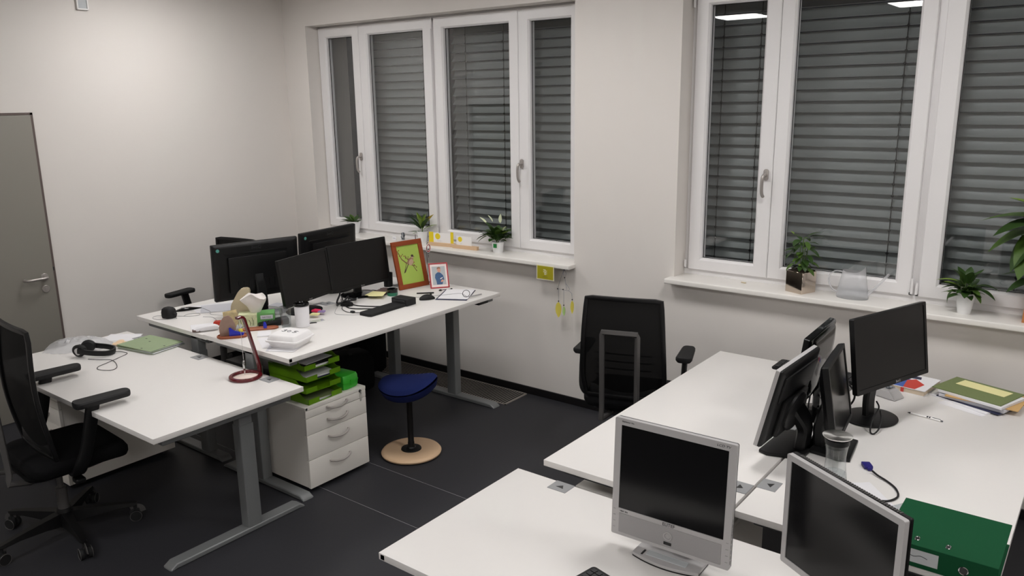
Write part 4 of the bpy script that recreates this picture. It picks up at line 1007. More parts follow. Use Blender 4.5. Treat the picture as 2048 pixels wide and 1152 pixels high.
# notes on monitor foot
fx, fy = -3.97, 3.13
for nm, lab, (x, y), rz_, mm, th_, sz in (('sticky_note_pad', 'yellow sticky note pad on the foot of the small monitor', (-3.925, 3.075), 25, 'note', .009, .040), ('sticky_note_pad', 'purple sticky note pad on the foot of the small monitor', (-3.945, 3.145), 35, 'purple', .008, .034), ('sticky_note_pad', 'bright pink sticky note pad on the foot of the small monitor', (-3.985, 3.135), 12, 'pink', .012, .038)):
    b = nb(); add_box(b, -sz / 2 * 1.25, sz / 2 * 1.25, -sz / 2, sz / 2, 0, th_, .0008, 1); tag(obj(nm, b, M[mm], loc=(x, y, Z + .0165), rot=(0, 0, R(rz_))), lab, 'sticky notes')
b = nb(); add_box(b, -.045, .045, -.014, .014, 0, .0012, .0004, 1); tag(obj('plastic_card', b, M['dark'], loc=(-3.845, 2.965, Z), rot=(0, 0, R(62))), 'dark plastic card right of the white cup', 'card')
b = nb(); add_sheet(b, .055, .085, 0, .0006, .004); tag(obj('card_sleeve', b, M['clear'], loc=(-3.85, 3.03, Z + .0004), rot=(0, 0, R(-20))), 'clear plastic sleeve beside the dark card', 'sleeve')
# docking station
t = thing('docking_station', 'flat black laptop docking station with raised end block', 'docking station', (-3.700, 3.475, Z), R(92))
b = nb(); add_prism(b, [(-.205, -.040), (-.195, -.058), (.14, -.058), (.14, .050), (-.190, .050), (-.205, .036)], 0, .018, .003); obj('dock_plate', b, M['blackm'], t)
b = nb(); add_box(b, .115, .205, -.070, .070, 0, .046, .006, 3); dk = obj('dock_block', b, M['blackm'], t)
b = nb(); add_box(b, .109, .1155, -.050, .050, .020, .036, .001, 1); obj('connector_slot', b, M['bolt'], dk)
# tape roll
t = thing('tape_dispenser', 'round green and black tape dispenser between the dock and wooden frame', 'tape dispenser', (-3.945, 3.765, Z)); t.scale = (1.12, 1.12, 1.05)
b = nb(); add_lathe(b, [(0, 0), (.030, 0), (.033, .004), (.033, .022), (0, .022)], 28); obj('base', b, M['greend'], t)
b = nb(); add_lathe(b, [(.020, .022), (.032, .022), (.033, .026), (.033, .044), (.028, .047), (.020, .046), (.020, .03)], 28, cap=False); obj('roll', b, M['blackg'], t)
# pale yellow notes near monitor
for i, (x, y, r_, lab) in enumerate(((-4.02, 3.675, 20, 'lower pale yellow note at the foot of the second monitor'), (-3.99, 3.665, 34, 'upper pale yellow note at the foot of the second monitor'))):
    sheet('note_sheet', lab, 'note', (x, y), .10, .12, r_, Z + .019 + .003 * i, M['note'], th=.002)
b = nb(); add_box(b, -.05, .05, -.07, .07, 0, .018, .002, 1); tag(obj('notebook', b, M['brownp'], loc=(-4.055, 3.79, Z), rot=(0, 0, R(15))), 'brown-grey notebook half hidden behind the second monitor', 'notebook')
t = thing('pen_cup', 'black pen cup with pens behind the wooden picture frame', 'pen cup', (-4.175, 3.948, Z))
b = nb(); add_lathe(b, [(0, 0), (.032, 0), (.034, .10), (.031, .10), (.030, .004), (0, .004)], 24, cap=False); obj('cup', b, M['black'], t)
for i, (a, c) in enumerate(((8, 20), (-6, 100), (10, 200))):
    b = nb(); add_tube(b, [(0, 0, .004), (0, 0, .15)], .0035, 8); obj('pen', b, M[['white', 'navy', 'black'][i]], t, rot=(R(a), R(a * .5), R(c)))

# ---------- picture frames
def picture_frame(name, label, c, th, tilt, W, H, zdesk, fw_, m_frame, depth=.018):
    rz = th + 90
    t = thing(name, label, 'picture frame', (c[0], c[1], zdesk), R(rz))
    bot = H / 2 * math.cos(R(tilt)); A = T((0, 0, bot + .0015)) @ RX(-tilt)
    hw, hh = W / 2, H / 2
    b = nb()
    for (x0, x1, z0, z1) in ((-hw, hw, hh - fw_, hh), (-hw, hw, -hh, -hh + fw_), (-hw, -hw + fw_, -hh + fw_ - .0005, hh - fw_ + .0005), (hw - fw_, hw, -hh + fw_ - .0005, hh - fw_ + .0005)):
        add_box(b, x0, x1, 0, depth, z0, z1, .002, 2, A)
    obj('moulding', b, m_frame, t)
    b = nb(); add_box(b, -hw + .004, hw - .004, depth - .006, depth - .002, -hh + .004, hh - .004, 0, 2, A); obj('backboard', b, M['brownp'], t)
    # rear strut
    top = Vector(A @ Vector((0, depth, hh * .2)))
    b = nb(); add_tube(b, [(0, top.y, top.z), (0, top.y + .06, .004)], 1, rect=(.012, .0015)); obj('strut', b, M['brownp'], t)
    return t, A
def poly(bm, pts, y, A, mi):
    vs = [bm.verts.new(A @ Vector((p[0], y, p[1]))) for p in pts]; f = bm.faces.new(vs); f.material_index = mi
def ell(cx, cz, rx, rz_, a=0, n=14):
    return [(cx + rx * math.cos(q) * math.cos(a) - rz_ * math.sin(q) * math.sin(a), cz + rx * math.cos(q) * math.sin(a) + rz_ * math.sin(q) * math.cos(a)) for q in [2 * math.pi * i / n for i in range(n)]]
t, A = picture_frame('picture_frame', 'large cherry-wood frame with green picture of a perched bird', (-4.02, 4.03), -9.5, 14.5, .26, .345, ZRR, .034, M['frame'])
b = nb(); y = .0095
poly(b, [(-.097, -.14), (.097, -.14), (.097, .14), (-.097, .14)], y, A, 0)
# twig, leaves/berries, bird
poly(b, [(-.092, .105), (-.086, .107), (-.060, .045), (-.030, .018), (.03, -.012), (.05, -.02), (.05, -.024), (.028, -.018), (-.034, .010), (-.066, .040)], y - .0004, A, 1)
poly(b, [(-.03, .012), (-.026, .012), (-.058, -.058), (-.064, -.058)], y - .0004, A, 2)
poly(b, [(.02, -.012), (.026, -.014), (.052, -.058), (.046, -.060)], y - .0004, A, 1)
rnd = random.Random(2)
for i in range(26):
    u = rnd.random(); px = -.09 + .13 * u + rnd.uniform(-.018, .018); pz = .105 - .12 * u + rnd.uniform(-.022, .022)
    poly(b, ell(px, pz, .0055, .004, rnd.random() * 3, 7), y - .0006, A, 3 if i % 2 else 1)
poly(b, ell(.006, .022, .036, .019, R(38)), y - .0008, A, 4)
poly(b, ell(.012, .012, .026, .018, R(50)), y - .0010, A, 5)
poly(b, [(-.020, -.002), (-.008, .006), (-.052, -.056), (-.060, -.052)], y - .0009, A, 6)
poly(b, ell(.030, .052, .013, .014), y - .0012, A, 5); poly(b, ell(.031, .057, .011, .009), y - .0013, A, 6); poly(b, [(.040, .053), (.051, .048), (.040, .046)], y - .0013, A, 6)
obj('print', b, [M['picg'], M['twig'], M['bird3'], M['berry'], M['bird1'], M['bird2'], M['bird3']], t, smooth=False, recalc=False)
t, A = picture_frame('picture_frame', 'small red frame with a photo of a boy in a blue shirt', (-3.845, 4.135), -38, 25, .138, .187, ZRR, .009, M['redf'], .012)
b = nb(); y = .0040
poly(b, [(-.061, -.086), (.061, -.086), (.061, .086), (-.061, .086)], y, A, 0)
poly(b, [(-.048, -.068), (.048, -.068), (.048, .068), (-.048, .068)], y - .0004, A, 1)
poly(b, [(-.020, -.066), (.020, -.066), (.026, -.045), (.036, -.030), (.030, 0), (.014, .018), (.002, .026), (-.012, .022), (-.026, .010), (-.030, -.015), (-.022, -.04)], y - .0006, A, 2)
poly(b, ell(.003, .040, .013, .017), y - .0008, A, 3); poly(b, [(-.012, .046), (-.009, .060), (.006, .064), (.016, .056), (.014, .050), (.0, .050)], y - .0010, A, 4)
poly(b, [(.004, .024), (.0, .032), (.010, .032), (.012, .022)], y - .0009, A, 3)
poly(b, [(.006, -.022), (.024, -.014), (.026, -.019), (.008, -.028)], y - .0010, A, 0); poly(b, ell(.020, -.040, .012, .007, .7), y - .0010, A, 3)
obj('print', b, [M['mount'], M['photobg'], M['shirt'], M['skin'], M['hairp']], t, smooth=False, recalc=False)
b = nb(); add_box(b, -.03, .03, -.001, .001, 0, .175, 0, 2, RX(-8)); tag(obj('green_card', b, M['binder'], loc=(-4.06, 4.10, ZRR), rot=(0, 0, R(70))), 'dark green card peeping out behind the wooden frame', 'card')
# hanging ornament on stand
t = thing('wire_ornament', 'wire stand with a hanging white ring charm between the picture frames', 'ornament', (-4.02, 4.205, ZRR))
b = nb(); add_lathe(b, [(0, 0), (.02, 0), (.02, .004), (0, .005)], 20); add_tube(b, spline([(0, 0, 0), (0, 0, .10), (0, -.004, .20), (0, 0, .285), (0, .006, .298), (0, .012, .29)], 5), .0020, 6); obj('wire_stand', b, M['clip'], t)
b = nb(); add_tube(b, [(0, .012 + .020 * math.cos(a), .255 + .026 * math.sin(a)) for a in [2 * math.pi * i / 28 for i in range(28)]], .0030, 6, closed=True); obj('ring_charm', b, M['redf'], t)
b = nb(); add_tube(b, [(0, .012 + .024 * math.cos(a), .255 + .030 * math.sin(a)) for a in [2 * math.pi * i / 28 for i in range(28)]], .0024, 6, closed=True); obj('outer_ring', b, M['white'], t)
b = nb(); add_box(b, -.002, .002, .006, .022, .243, .249, .001, 1); add_tube(b, [(0, .012, .225), (0, .012, .19)], .0008, 5)
for z in (.215, .20, .19): add_sphere(b, (0, .012, z), .0035, u=8, v=6)
obj('beads', b, M['beads'], t)
t = thing('quill', 'slim brown quill standing behind the wooden frame', 'quill', (-4.10, 4.17, ZRR))
b = nb(); add_loft(b, [[(-.004, -.002, 0), (.004, -.002, 0), (.004, .002, 0), (-.004, .002, 0)], [(-.010, -.002, .22), (.010, -.002, .22), (.010, .002, .22), (-.010, .002, .22)], [(-.001, -.001, .36), (.001, -.001, .36), (.001, .001, .36), (-.001, .001, .36)]]); obj('vane', b, M['brownp'], t)

# mouse, stylus, pens, planner
def mouse(label, loc, rz, L=.105, W=.062, H=.036, name='computer_mouse'):
    t = thing(name, label, 'mouse', loc, R(rz))
    b = nb(); rings = []
    for u in [i / 12 for i in range(13)]:
        x = (u - .5) * L; k = math.sin(math.pi * (u * .92 + .04)) ** .5; hk = math.sin(math.pi * (u * .85 + .08)) ** .7
        rings.append([(x, W / 2 * k * math.cos(a), max(0.0, H * hk * (.30 + .70 * math.sin(a)))) for a in [2 * math.pi * i / 18 for i in range(18)]])
    add_loft(b, rings); obj('shell', b, M['blackm'], t)
    b = nb(); add_lathe(b, [(0, -.003), (.007, -.003), (.007, .003), (0, .003)], 12, T((L * .26, 0, H * .90)) @ RX(90)); obj('scroll_wheel', b, M['dark'], t)
    return t
mouse('black computer mouse in front of the picture frames', (-3.665, 3.815, ZRR), 60)
b = nb(); add_tube(b, [(-.06, 0, .006), (.055, 0, .006), (.06, 0, .006)], [.0045, .0050, .004], 8); tag(obj('stylus', b, M['black'], loc=(-3.785, 3.925, ZRR), rot=(0, 0, R(43))), 'black stylus lying behind the mouse', 'stylus')
t = thing('earpiece', 'small black earpiece with thin ends lying before the red frame', 'earpiece', (-3.74, 4.085, ZRR), R(65))
b = nb(); add_sphere(b, (-.04, 0, .006), .008, (1.5, .8, .7)); add_sphere(b, (.045, 0, .006), .0065, (1.3, .8, .7)); add_tube(b, spline([(-.04, 0, .005), (-.01, .004, .004), (.01, .004, .004), (.045, 0, .005)], 4), .0018, 6); obj('earpiece_body', b, M['black'], t)
t = thing('clipboard', 'dark-edged clipboard with white sheets at the end of the raised desk', 'clipboard', (-3.585, 4.02, ZRR), R(28))
b = nb(); add_box(b, -.108, .108, -.152, .143, 0, .004, .0008, 1); obj('board', b, M['navy'], t)
for i in range(2):
    b = nb(); add_sheet(b, .200, .277, .0042 + .0010 * i, .0008); obj('sheet', b, M['paper'], t, loc=(.003 * i + .003, .006, 0), rot=(0, 0, R(2 * i)))
b = nb(); add_tube(b, [(-.05, 0, .0), (.06, 0, .0)], .0045, 10); tag(obj('pen', b, M['silver2'], loc=(-3.437, 4.045, ZRR + .011), rot=(0, 0, R(80))), 'grey pen on the near edge of the clipboard', 'pen')
b = nb(); add_tube(b, [(.024 * math.cos(a), 0, .025 + .024 * math.sin(a)) for a in [2 * math.pi * i / 28 for i in range(28)]], .0018, 6, closed=True); tag(obj('black_ring', b, M['black'], loc=(-3.47, 3.995, ZRR + .006), rot=(0, R(0), R(50))), 'black elastic ring standing on the clipboard edge', 'ring')
cable('thin grey thread across the clipboard sheets', [(-3.83, 3.80, ZRR + .002), (-3.75, 3.82, ZRR + .002), (-3.70, 3.90, ZRR + .002), (-3.63, 3.955, ZRR + .0085), (-3.575, 4.04, ZRR + .0085), (-3.52, 4.03, ZRR + .0085), (-3.47, 4.00, ZRR + .0085)], .0009, 'ink')
b = nb(); add_box(b, -.02, .02, -.05, .05, 0, .022, .004, 2); tag(obj('desk_control', b, M['black'], loc=(-3.405, 4.075, ZRR - .0485), rot=(0, 0, 0)), 'black height control under the far edge of the raised desk', 'control')
b = nb(); add_box(b, -.08, .02, -.012, .012, 0, .018, .003, 2); tag(obj('desk_control', b, M['black'], loc=(-4.20, 2.515, ZRL - .046), rot=(0, 0, 0)), 'black height control at the seam between the two raised desks', 'control')

# cables on raised desk
zz = ZRR + .004
cable('black cable running from the docking station behind the small monitor', [(-3.745, 3.42, zz + .004), (-3.80, 3.40, zz), (-3.88, 3.35, zz), (-3.96, 3.36, zz), (-4.06, 3.42, zz + .01), (-4.12, 3.46, zz + .03)], .0038)
cable('second black cable curving from docking station to the monitor gap', [(-3.745, 3.50, zz + .004), (-3.82, 3.46, zz), (-3.92, 3.42, zz), (-4.02, 3.44, zz), (-4.12, 3.52, zz + .01)], .0034)
cable('thin black lead with a ferrite bead beside the dock', [(-3.70, 3.275, zz), (-3.74, 3.31, zz), (-3.79, 3.29, zz), (-3.85, 3.27, zz), (-3.93, 3.30, zz), (-4.0, 3.36, zz), (-4.08, 3.42, zz + .02)], .0022)
b = nb(); add_lathe(b, [(0, -.014), (.007, -.014), (.009, 0), (.007, .014), (0, .014)], 12, RY(90)); tag(obj('ferrite_bead', b, M['black'], loc=(-3.81, 3.282, zz + .004), rot=(0, 0, R(20))), 'black ferrite bead on the thin lead', 'bead')
cable('thin grey lead sweeping from the dock past the small monitor', ZP(ZRR, [(-3.72, 3.30), (-3.78, 3.24), (-3.87, 3.20), (-3.94, 3.25), (-4.0, 3.32)], .002), .0013, 'cableg')
cable('thick black cable bundle in the gap between the two inner monitors', [(-4.02, 3.33, zz + .004), (-4.00, 3.38, zz + .03), (-4.02, 3.43, zz + .045), (-4.06, 3.47, zz + .02), (-4.03, 3.50, zz + .01), (-3.99, 3.46, zz + .02), (-4.01, 3.40, zz + .02), (-4.05, 3.36, zz + .01), (-4.09, 3.42, zz + .05), (-4.14, 3.46, zz + .06)], .006)
t = thing('power_adapter', 'black adapter block lying in the gap between the inner monitors', 'adapter', (-3.985, 3.385, ZRR), R(30))
b = nb(); add_prism(b, [(-.035, -.02), (.03, -.028), (.045, .0), (.02, .026), (-.03, .02)], 0, .024, .004); obj('adapter_body', b, M['black'], t)
cable('white cable loops behind the second monitor', ZP(ZRR, [(-4.22, 3.75), (-4.16, 3.80), (-4.13, 3.86), (-4.08, 3.84), (-4.05, 3.88), (-4.10, 3.92)], .003), .0018, 'white')
cable('black cable hanging from the second monitor stand', ZP(ZRR, [(-4.19, 3.70), (-4.17, 3.78), (-4.12, 3.80), (-4.16, 3.86)], .004), .003)
cable('cable hanging down below the far end of the raised desk', [(-4.05, 4.14, .80), (-4.0, 4.15, .70), (-3.98, 4.15, .66), (-4.03, 4.14, .62), (-4.10, 4.14, .60)], .0022)

# ---------- trays on pedestal (origin: front at -Y local; faces +X world)
PT = .515
def letter_tray(label, z, content, skew=0):
    t = thing('letter_tray', label, 'letter tray', (-3.62, 2.735, z), R(90 + skew))
    b = nb(); W, D, H, th = .245, .33, .052, .0022
    add_box(b, -W / 2, W / 2, -D / 2, D / 2, 0, th)
    add_box(b, -W / 2, W / 2, D / 2 - th, D / 2, 0, H)
    for s in (-1, 1):
        # side walls sloping down at the front
        pts = [(-D / 2, 0), (D / 2, 0), (D / 2, H + .012), (-D / 2 + .09, H + .012), (-D / 2 + .03, .030), (-D / 2, .030)]
        m_ = Matrix(((0, 0, 1, s * (W / 2) - (th if s > 0 else 0)), (1, 0, 0, 0), (0, 1, 0, 0), (0, 0, 0, 1)))
        add_prism(b, pts, 0, th, 0, m_)
    for s in (-1, 1): add_box(b, min(s * W / 2, s * .045), max(s * W / 2, s * .045), -D / 2, -D / 2 + th, 0, .030)
    obj('tray_body', b, M['green'], t)
    return t
for i, (lab, sk) in enumerate((('bottom tray of the green letter-tray stack on the pedestal', 2), ('second green letter tray from the bottom, empty', -1), ('third green letter tray from the bottom with white papers', 1), ('top tray of the green letter-tray stack with dark folder', -1))):
    letter_tray(lab, PT + .0003 + i * .066, i, sk)
def in_tray(name, lab, z, w_, h_, th_, m_, rz, dx=0, dy=0, curl=0):
    b = nb(); add_sheet(b, w_, h_, 0, th_, curl); tag(obj(name, b, m_, loc=(-3.615 + dx, 2.735 + dy, z), rot=(0, 0, R(90 + rz))), lab, 'paper' if name == 'paper' else 'folder')
in_tray('paper', 'thick sheaf of paper in the bottom green tray', PT + .003, .20, .295, .010, M['paper2'], 3)
in_tray('folder', 'olive folder lying in the bottom green tray', PT + .0135, .212, .30, .003, M['foldero'], -3)
in_tray('folder', 'dark blue folder in the third green tray', PT + .1348, .215, .30, .006, M['navy'], 2, .006)
in_tray('paper', 'white papers in the third green tray', PT + .1412, .205, .295, .006, M['paper'], -4, 0, 0, .01)
in_tray('paper', 'white papers in the top green tray', PT + .2008, .205, .295, .010, M['paper'], 3)
in_tray('folder', 'black folder in the top green tray', PT + .2112, .205, .29, .010, M['black'], -2, .0)
in_tray('paper', 'white sheet under black folder edge in the top green tray', PT + .2214, .20, .28, .002, M['paper'], 5, -.02)
sheet('paper', 'white sheet drooping from the right side of the top green tray', 'paper', (-3.62, 2.885), .14, .08, 90, PT + .245, M['paper2'], th=.001, curl=-.03)
# lunch box
t = thing('lunch_box', 'bright green plastic lunch box beside the tray stack on the pedestal', 'lunch box', (-3.560, 2.938, PT), R(96)); t.scale = (1.12, 1.12, 1.12)
b = nb(); out = [(-.055, -.075), (-.035, -.085), (.035, -.085), (.055, -.075), (.060, .03), (.040, .085), (-.040, .085), (-.060, .03)]
rs = []
for (k, zz_) in ((.90, 0), (.96, .004), (1, .034)): rs.append([(x * k, y * k, zz_) for x, y in out])
add_loft(b, rs); obj('box_bottom', b, M['greenb'], t)
b = nb(); rs = []
for (k, zz_) in ((1.02, .035), (1.02, .041), (.99, .043), (.97, .062), (.90, .074), (.84, .076)): rs.append([(x * k, y * k, zz_) for x, y in out])
add_loft(b, rs); l = obj('lid', b, M['greenb'], t)
b = nb(); add_box(b, -.014, .014, -.090, -.083, .024, .050, .002, 2); obj('latch', b, M['greenb'], l)

# ---------- under desk: black backpack, plus tower and holdall added to keep the space dark
t = thing('backpack', 'black backpack with white mark leaning on the wall under the raised desks', 'backpack', (-4.86, 4.26, 0), R(-8))
b = nb(); rings = []
for (z, hw_, hd) in ((.0, .20, .11), (.03, .225, .135), (.16, .23, .14), (.32, .22, .125), (.45, .19, .10), (.54, .13, .07), (.56, .08, .04)):
    rings.append([(px, py - (.02 if z < .2 else 0), z) for px, py in rrect(hw_, hd, min(hw_, hd) * .55, 5)])
add_loft(b, rings); obj('bag_body', b, M['fabric'], t)
b = nb(); rings = []
for (z, hw_, hd) in ((.03, .15, .04), (.05, .17, .055), (.22, .165, .055), (.27, .14, .03)): rings.append([(px, py - .15, z) for px, py in rrect(hw_, hd, .025, 4)])
add_loft(b, rings); pk = obj('front_pocket', b, M['fabric'], t)
text_obj('emblem', 'SM', .045, M['label'], pk, T((.10, -.208, .10)) @ RX(80), .0006)
b = nb(); add_tube(b, spline([(-.05, 0, .55), (-.04, -.01, .60), (.04, -.01, .60), (.05, 0, .55)], 5), 1, rect=(.012, .003)); obj('handle_strap', b, M['redbag'], t)
t = thing('dark_filler_tower', 'added black tower filling the dark space under the raised desks behind the pedestal', 'computer', (-4.55, 3.05, 0), R(0))  # unseen tower, added to block the lighter wall and floor behind
b = nb(); add_box(b, -.23, .23, -.09, .09, .012, .44, .006, 2); obj('case', b, M['black'], t)
b = nb(); add_box(b, .231, .24, -.085, .085, .02, .43, .003, 2); obj('front_panel', b, M['blackg'], t)
b = nb()
for sx in (-1, 1):
    for sy in (-1, 1): add_box(b, sx * .19 - .02, sx * .19 + .02, sy * .06 - .012, sy * .06 + .012, 0, .013)
obj('rubber_feet', b, M['dark'], t)
t = thing('dark_filler_bag', 'added soft black holdall filling the dark space beneath the raised desks', 'bag', (-4.52, 3.66, 0), R(80))  # made-up bag, added so this stretch under the desks stays black
b = nb(); rings = []
for (x, k) in ((-.30, .7), (-.28, .92), (-.15, 1.0), (.15, 1.0), (.28, .92), (.30, .7)): rings.append([(x, py * k, .165 + pz * k) for py, pz in rrect(.15, .165, .10, 6)])
add_loft(b, rings); obj('bag_body', b, M['fabric'], t)
b = nb()
for s in (-1, 1): add_tube(b, spline([(-.12, s * .08, .32), (-.10, s * .06, .38), (0, s * .04, .41), (.10, s * .06, .38), (.12, s * .08, .32)], 5), 1, rect=(.012, .003))
obj('carry_strap', b, M['redbag'], t)

# ================================================================== WINDOW SILL THINGS (z 1.04)
ZSI = 1.040
def leaf_mesh(L, W, fold=.25, droop=.35, n=8, tip=1.0):
    b = nb(); rows = []
    for i in range(n + 1):
        u = i / n; w_ = W / 2 * math.sin(math.pi * min(1, u ** .8 * .98 + .01)) ** .8 * (1 if u < .98 else .3)
        y = L * u * (1 - .12 * droop * u); z = -droop * L * u * u * .6
        rows.append((b.verts.new((-w_, y, z + w_ * fold)), b.verts.new((0, y, z)), b.verts.new((w_, y, z + w_ * fold))))
    for a, c in zip(rows[:-1], rows[1:]):
        b.faces.new((a[0], a[1], c[1], c[0])); b.faces.new((a[1], a[2], c[2], c[1]))
    return b

def foliage(t, specs, protos, base, S=1.0):
    """specs: (proto, height, azimuth, elevation, scale, offset radius)"""
    for (k, h, az, el, sc, r) in specs:
        h, sc, r = h * S, sc * S, r * S
        o = protos[k]
        first = o.get('_used', 0) == 0
        loc = (base[0] + r * math.cos(R(az)), base[1] + r * math.sin(R(az)), base[2] + h)
        rot = Euler((R(el), 0, R(az - 90)), 'XYZ')
        if first: o['_used'] = 1; o.location = loc; o.rotation_euler = rot; o.scale = (sc,) * 3; o.parent = t
        else: copy_part(o, t, loc, rot, (sc,) * 3)
    for o in protos.values():
        if '_used' in o.keys():
            del o['_used']
    for o in list(t.children):
        if '_used' in o.keys(): del o['_used']

def protos(defs):
    out = {}
    for k, (nm, L, W, f, d, m_) in defs.items(): out[k] = obj(nm, leaf_mesh(L, W, f, d), M[m_], None)
    return out

def round_pot(t, r0, r1, h, m_='potw', rim=True):
    b = nb(); add_lathe(b, [(0, 0), (r0, 0), (r0 + .001, .003), (r1, h - .008), (r1 + (.003 if rim else 0), h - .007), (r1 + (.003 if rim else 0), h), (r1 - .003, h), (r1 - .005, h - .014), (0, h - .014)], 36, cap=False); obj('pot', b, M[m_], t)
    b = nb(); add_lathe(b, [(0, h - .012), (r1 - .0045, h - .013)], 24, cap=False); obj('soil', b, M['soil'], t)

rp = random.Random(21)
# plant 1: small succulent in tapered white pot, behind monitor
t = thing('potted_succulent', 'low green succulent in tall white pot at the left end of the sill', 'plant', (-5.315, 4.655, ZSI))
round_pot(t, .040, .058, .105)
P_ = protos({'a': ('leaf', .075, .034, .3, .3, 'leafd'), 'b': ('leaf', .060, .030, .3, .2, 'leaf')})
foliage(t, [('a', 0, 185, 30, 1.15, .012), ('a', 0, 205, 8, 1.2, .012), ('b', 0, 160, 48, 1.1, .01), ('a', 0, 230, 25, 1, .01), ('b', 0, 270, 28, 1, .01), ('b', 0, 300, 20, 1, .01), ('a', 0, 340, 16, .9, .01), ('b', 0, 20, 22, .9, .01), ('b', 0, 60, 45, .9, .01), ('a', 0, 100, 55, .8, .01), ('b', .0, 250, 62, .8, .0), ('b', 0, 200, 70, .8, 0)], P_, (0, 0, .098), 1.35)
# plant 2: croton with yellow leaf
t = thing('potted_croton', 'croton with narrow dark leaves and one yellow leaf in white pot', 'plant', (-4.492, 4.652, ZSI))
round_pot(t, .034, .044, .088)
P_ = protos({'a': ('leaf', .125, .036, .3, .25, 'leafd'), 'b': ('leaf', .11, .034, .3, .3, 'leafl'), 'y': ('leaf', .125, .034, .3, .15, 'leafy')})
foliage(t, [('a', .02, 200, 55, 1, .01), ('a', .02, 185, 35, .95, .01), ('b', .03, 170, 70, 1.1, 0), ('a', .03, 240, 62, 1.1, 0), ('b', .03, 300, 58, 1.0, 0), ('a', .03, 340, 45, 1.1, 0), ('y', .05, 350, 42, 1.15, .02), ('b', .02, 20, 30, 1.0, .01), ('b', .02, 60, 65, 1, 0), ('a', .0, 215, 10, .75, .01), ('b', .0, 190, -5, .65, .015), ('a', .02, 120, 60, 1, 0), ('b', .04, 260, 78, 1.0, 0), ('b', .04, 5, 75, .95, 0)], P_, (0, 0, .078), 1.2)
b = nb(); add_tube(b, spline([(0, 0, .07), (.003, -.002, .11), (0, 0, .14)], 4), .004, 8); obj('stem', b, M['stem'], t)
# small clock and tag
t = thing('crystal_ornament', 'small polished metal hexagonal ornament on the left sill', 'ornament', (-4.705, 4.640, ZSI), R(-25))
b = nb(); hexa = [(.026 * math.cos(R(60 * i + 10)), .028 + .029 * math.sin(R(60 * i + 10))) for i in range(6)]
for i in range(6):
    p, q = hexa[i], hexa[(i + 1) % 6]; add_tube(b, [(p[0], 0, p[1]), (q[0], 0, q[1])], 1, rect=(.010, .0045))
obj('hexagon_frame', b, M['clip'], t)
b = nb(); add_lathe(b, [(0, -.004), (.015, -.004), (.015, .004), (0, .004)], 20, T((0, 0, .028)) @ RX(90)); obj('face', b, M['silver'], t)
b = nb(); add_box(b, -.026, .026, -.0015, .0015, 0, .028, .0005, 1, RX(-14)); o = obj('name_card', b, M['paper'], loc=(-4.755, 4.585, ZSI), rot=(0, 0, R(-10))); tag(o, 'tiny white tent card left of the polished ornament', 'card')
text_obj('lettering', 'happy day', .009, M['ink'], o, RX(-14) @ T((0, -.0018, .015)) @ RX(90), .0002)
# yellow/white cards in wooden holders
def card_holder(label, x0, x1, y0, y1, cards, face_rz):
    c = ((x0 + x1) / 2, (y0 + y1) / 2); L = math.hypot(x1 - x0, y1 - y0); rz = math.degrees(math.atan2(y1 - y0, x1 - x0))
    t = thing('card_holder', label, 'card holder', (c[0], c[1], ZSI), R(rz))
    b = nb(); add_box(b, -L / 2, L / 2, -.015, -.002, 0, .028, .001, 1); add_box(b, -L / 2, L / 2, .002, .015, 0, .028, .001, 1); add_box(b, -L / 2, L / 2, -.003, .003, 0, .006); obj('wood_block', b, M['beech'], t)
    for (a0, a1, h_, m_) in cards:
        b = nb(); add_box(b, a0, a1, -.0012 - (.0002 if m_ == 'yellow' else 0), .0012, .006, h_, 0, 2); obj('card_sheet', b, M[m_], t)
    return t, L
t, L = card_holder('wooden holder with folded yellow and white calendar card, left of the two', -4.345, -4.105, 4.570, 4.605, [(-.118, -.075, .108, 'yellow'), (-.075, .085, .104, 'white'), (.085, .112, .116, 'yellow')], 0)
b = nb(); add_lathe(b, [(0, 0), (.024, 0), (.024, .0008), (0, .0008)], 24, T((-.035, -.0012, .076)) @ RX(90)); obj('sun_print', b, M['yellow'], t)
text_obj('lettering', 'Calendar', .012, M['paper2'], t, T((-.02, -.0016, .042)) @ RX(90), .0002)
t, L = card_holder('wooden holder with small white sun card, right of the two', -4.10, -3.865, 4.585, 4.600, [(-.085, .060, .098, 'white')], 0)
b = nb(); add_lathe(b, [(0, 0), (.020, 0), (.020, .0008), (0, .0008)], 24, T((-.050, -.0012, .072)) @ RX(90)); obj('sun_print', b, M['yellow'], t)
text_obj('lettering', '2020', .010, M['paper2'], t, T((-.04, -.0016, .038)) @ RX(90), .0002)
# plant 3: peace lily
t = thing('potted_peace_lily', 'peace lily with white flowers in small white pot with green tag', 'plant', (-3.695, 4.632, ZSI))
round_pot(t, .036, .046, .080)
P_ = protos({'a': ('leaf', .080, .044, .25, .5, 'leafd'), 'b': ('leaf', .070, .040, .25, .4, 'leaf'), 'w': ('flower', .055, .020, .5, .1, 'spathe'), 'l': ('leaf', .07, .03, .25, .3, 'leafl')})
sp = []
for i in range(36):
    az = i * 137.5 % 360; el = 15 + (i * 29 % 60); sp.append(('a' if i % 3 else 'b', .01 + .045 * ((i * 7 % 10) / 10), az, el, .75 + .4 * ((i * 3 % 7) / 7), .012 + .035 * ((i * 5 % 8) / 8)))
sp += [('a', .05, 180, 12, 1.1, .05), ('a', .04, 200, -5, 1.1, .05), ('l', .05, 350, 30, 1.1, .04), ('b', .035, 210, -20, 1.0, .06), 
       ('w', .10, 185, 40, 1.1, .075), ('w', .115, 195, 55, .9, .030), ('w', .115, 330, 88, 1, .045), ('w', .07, 345, 50, .8, .05)]
foliage(t, sp, P_, (0, 0, .075), 1.32)
b = nb()
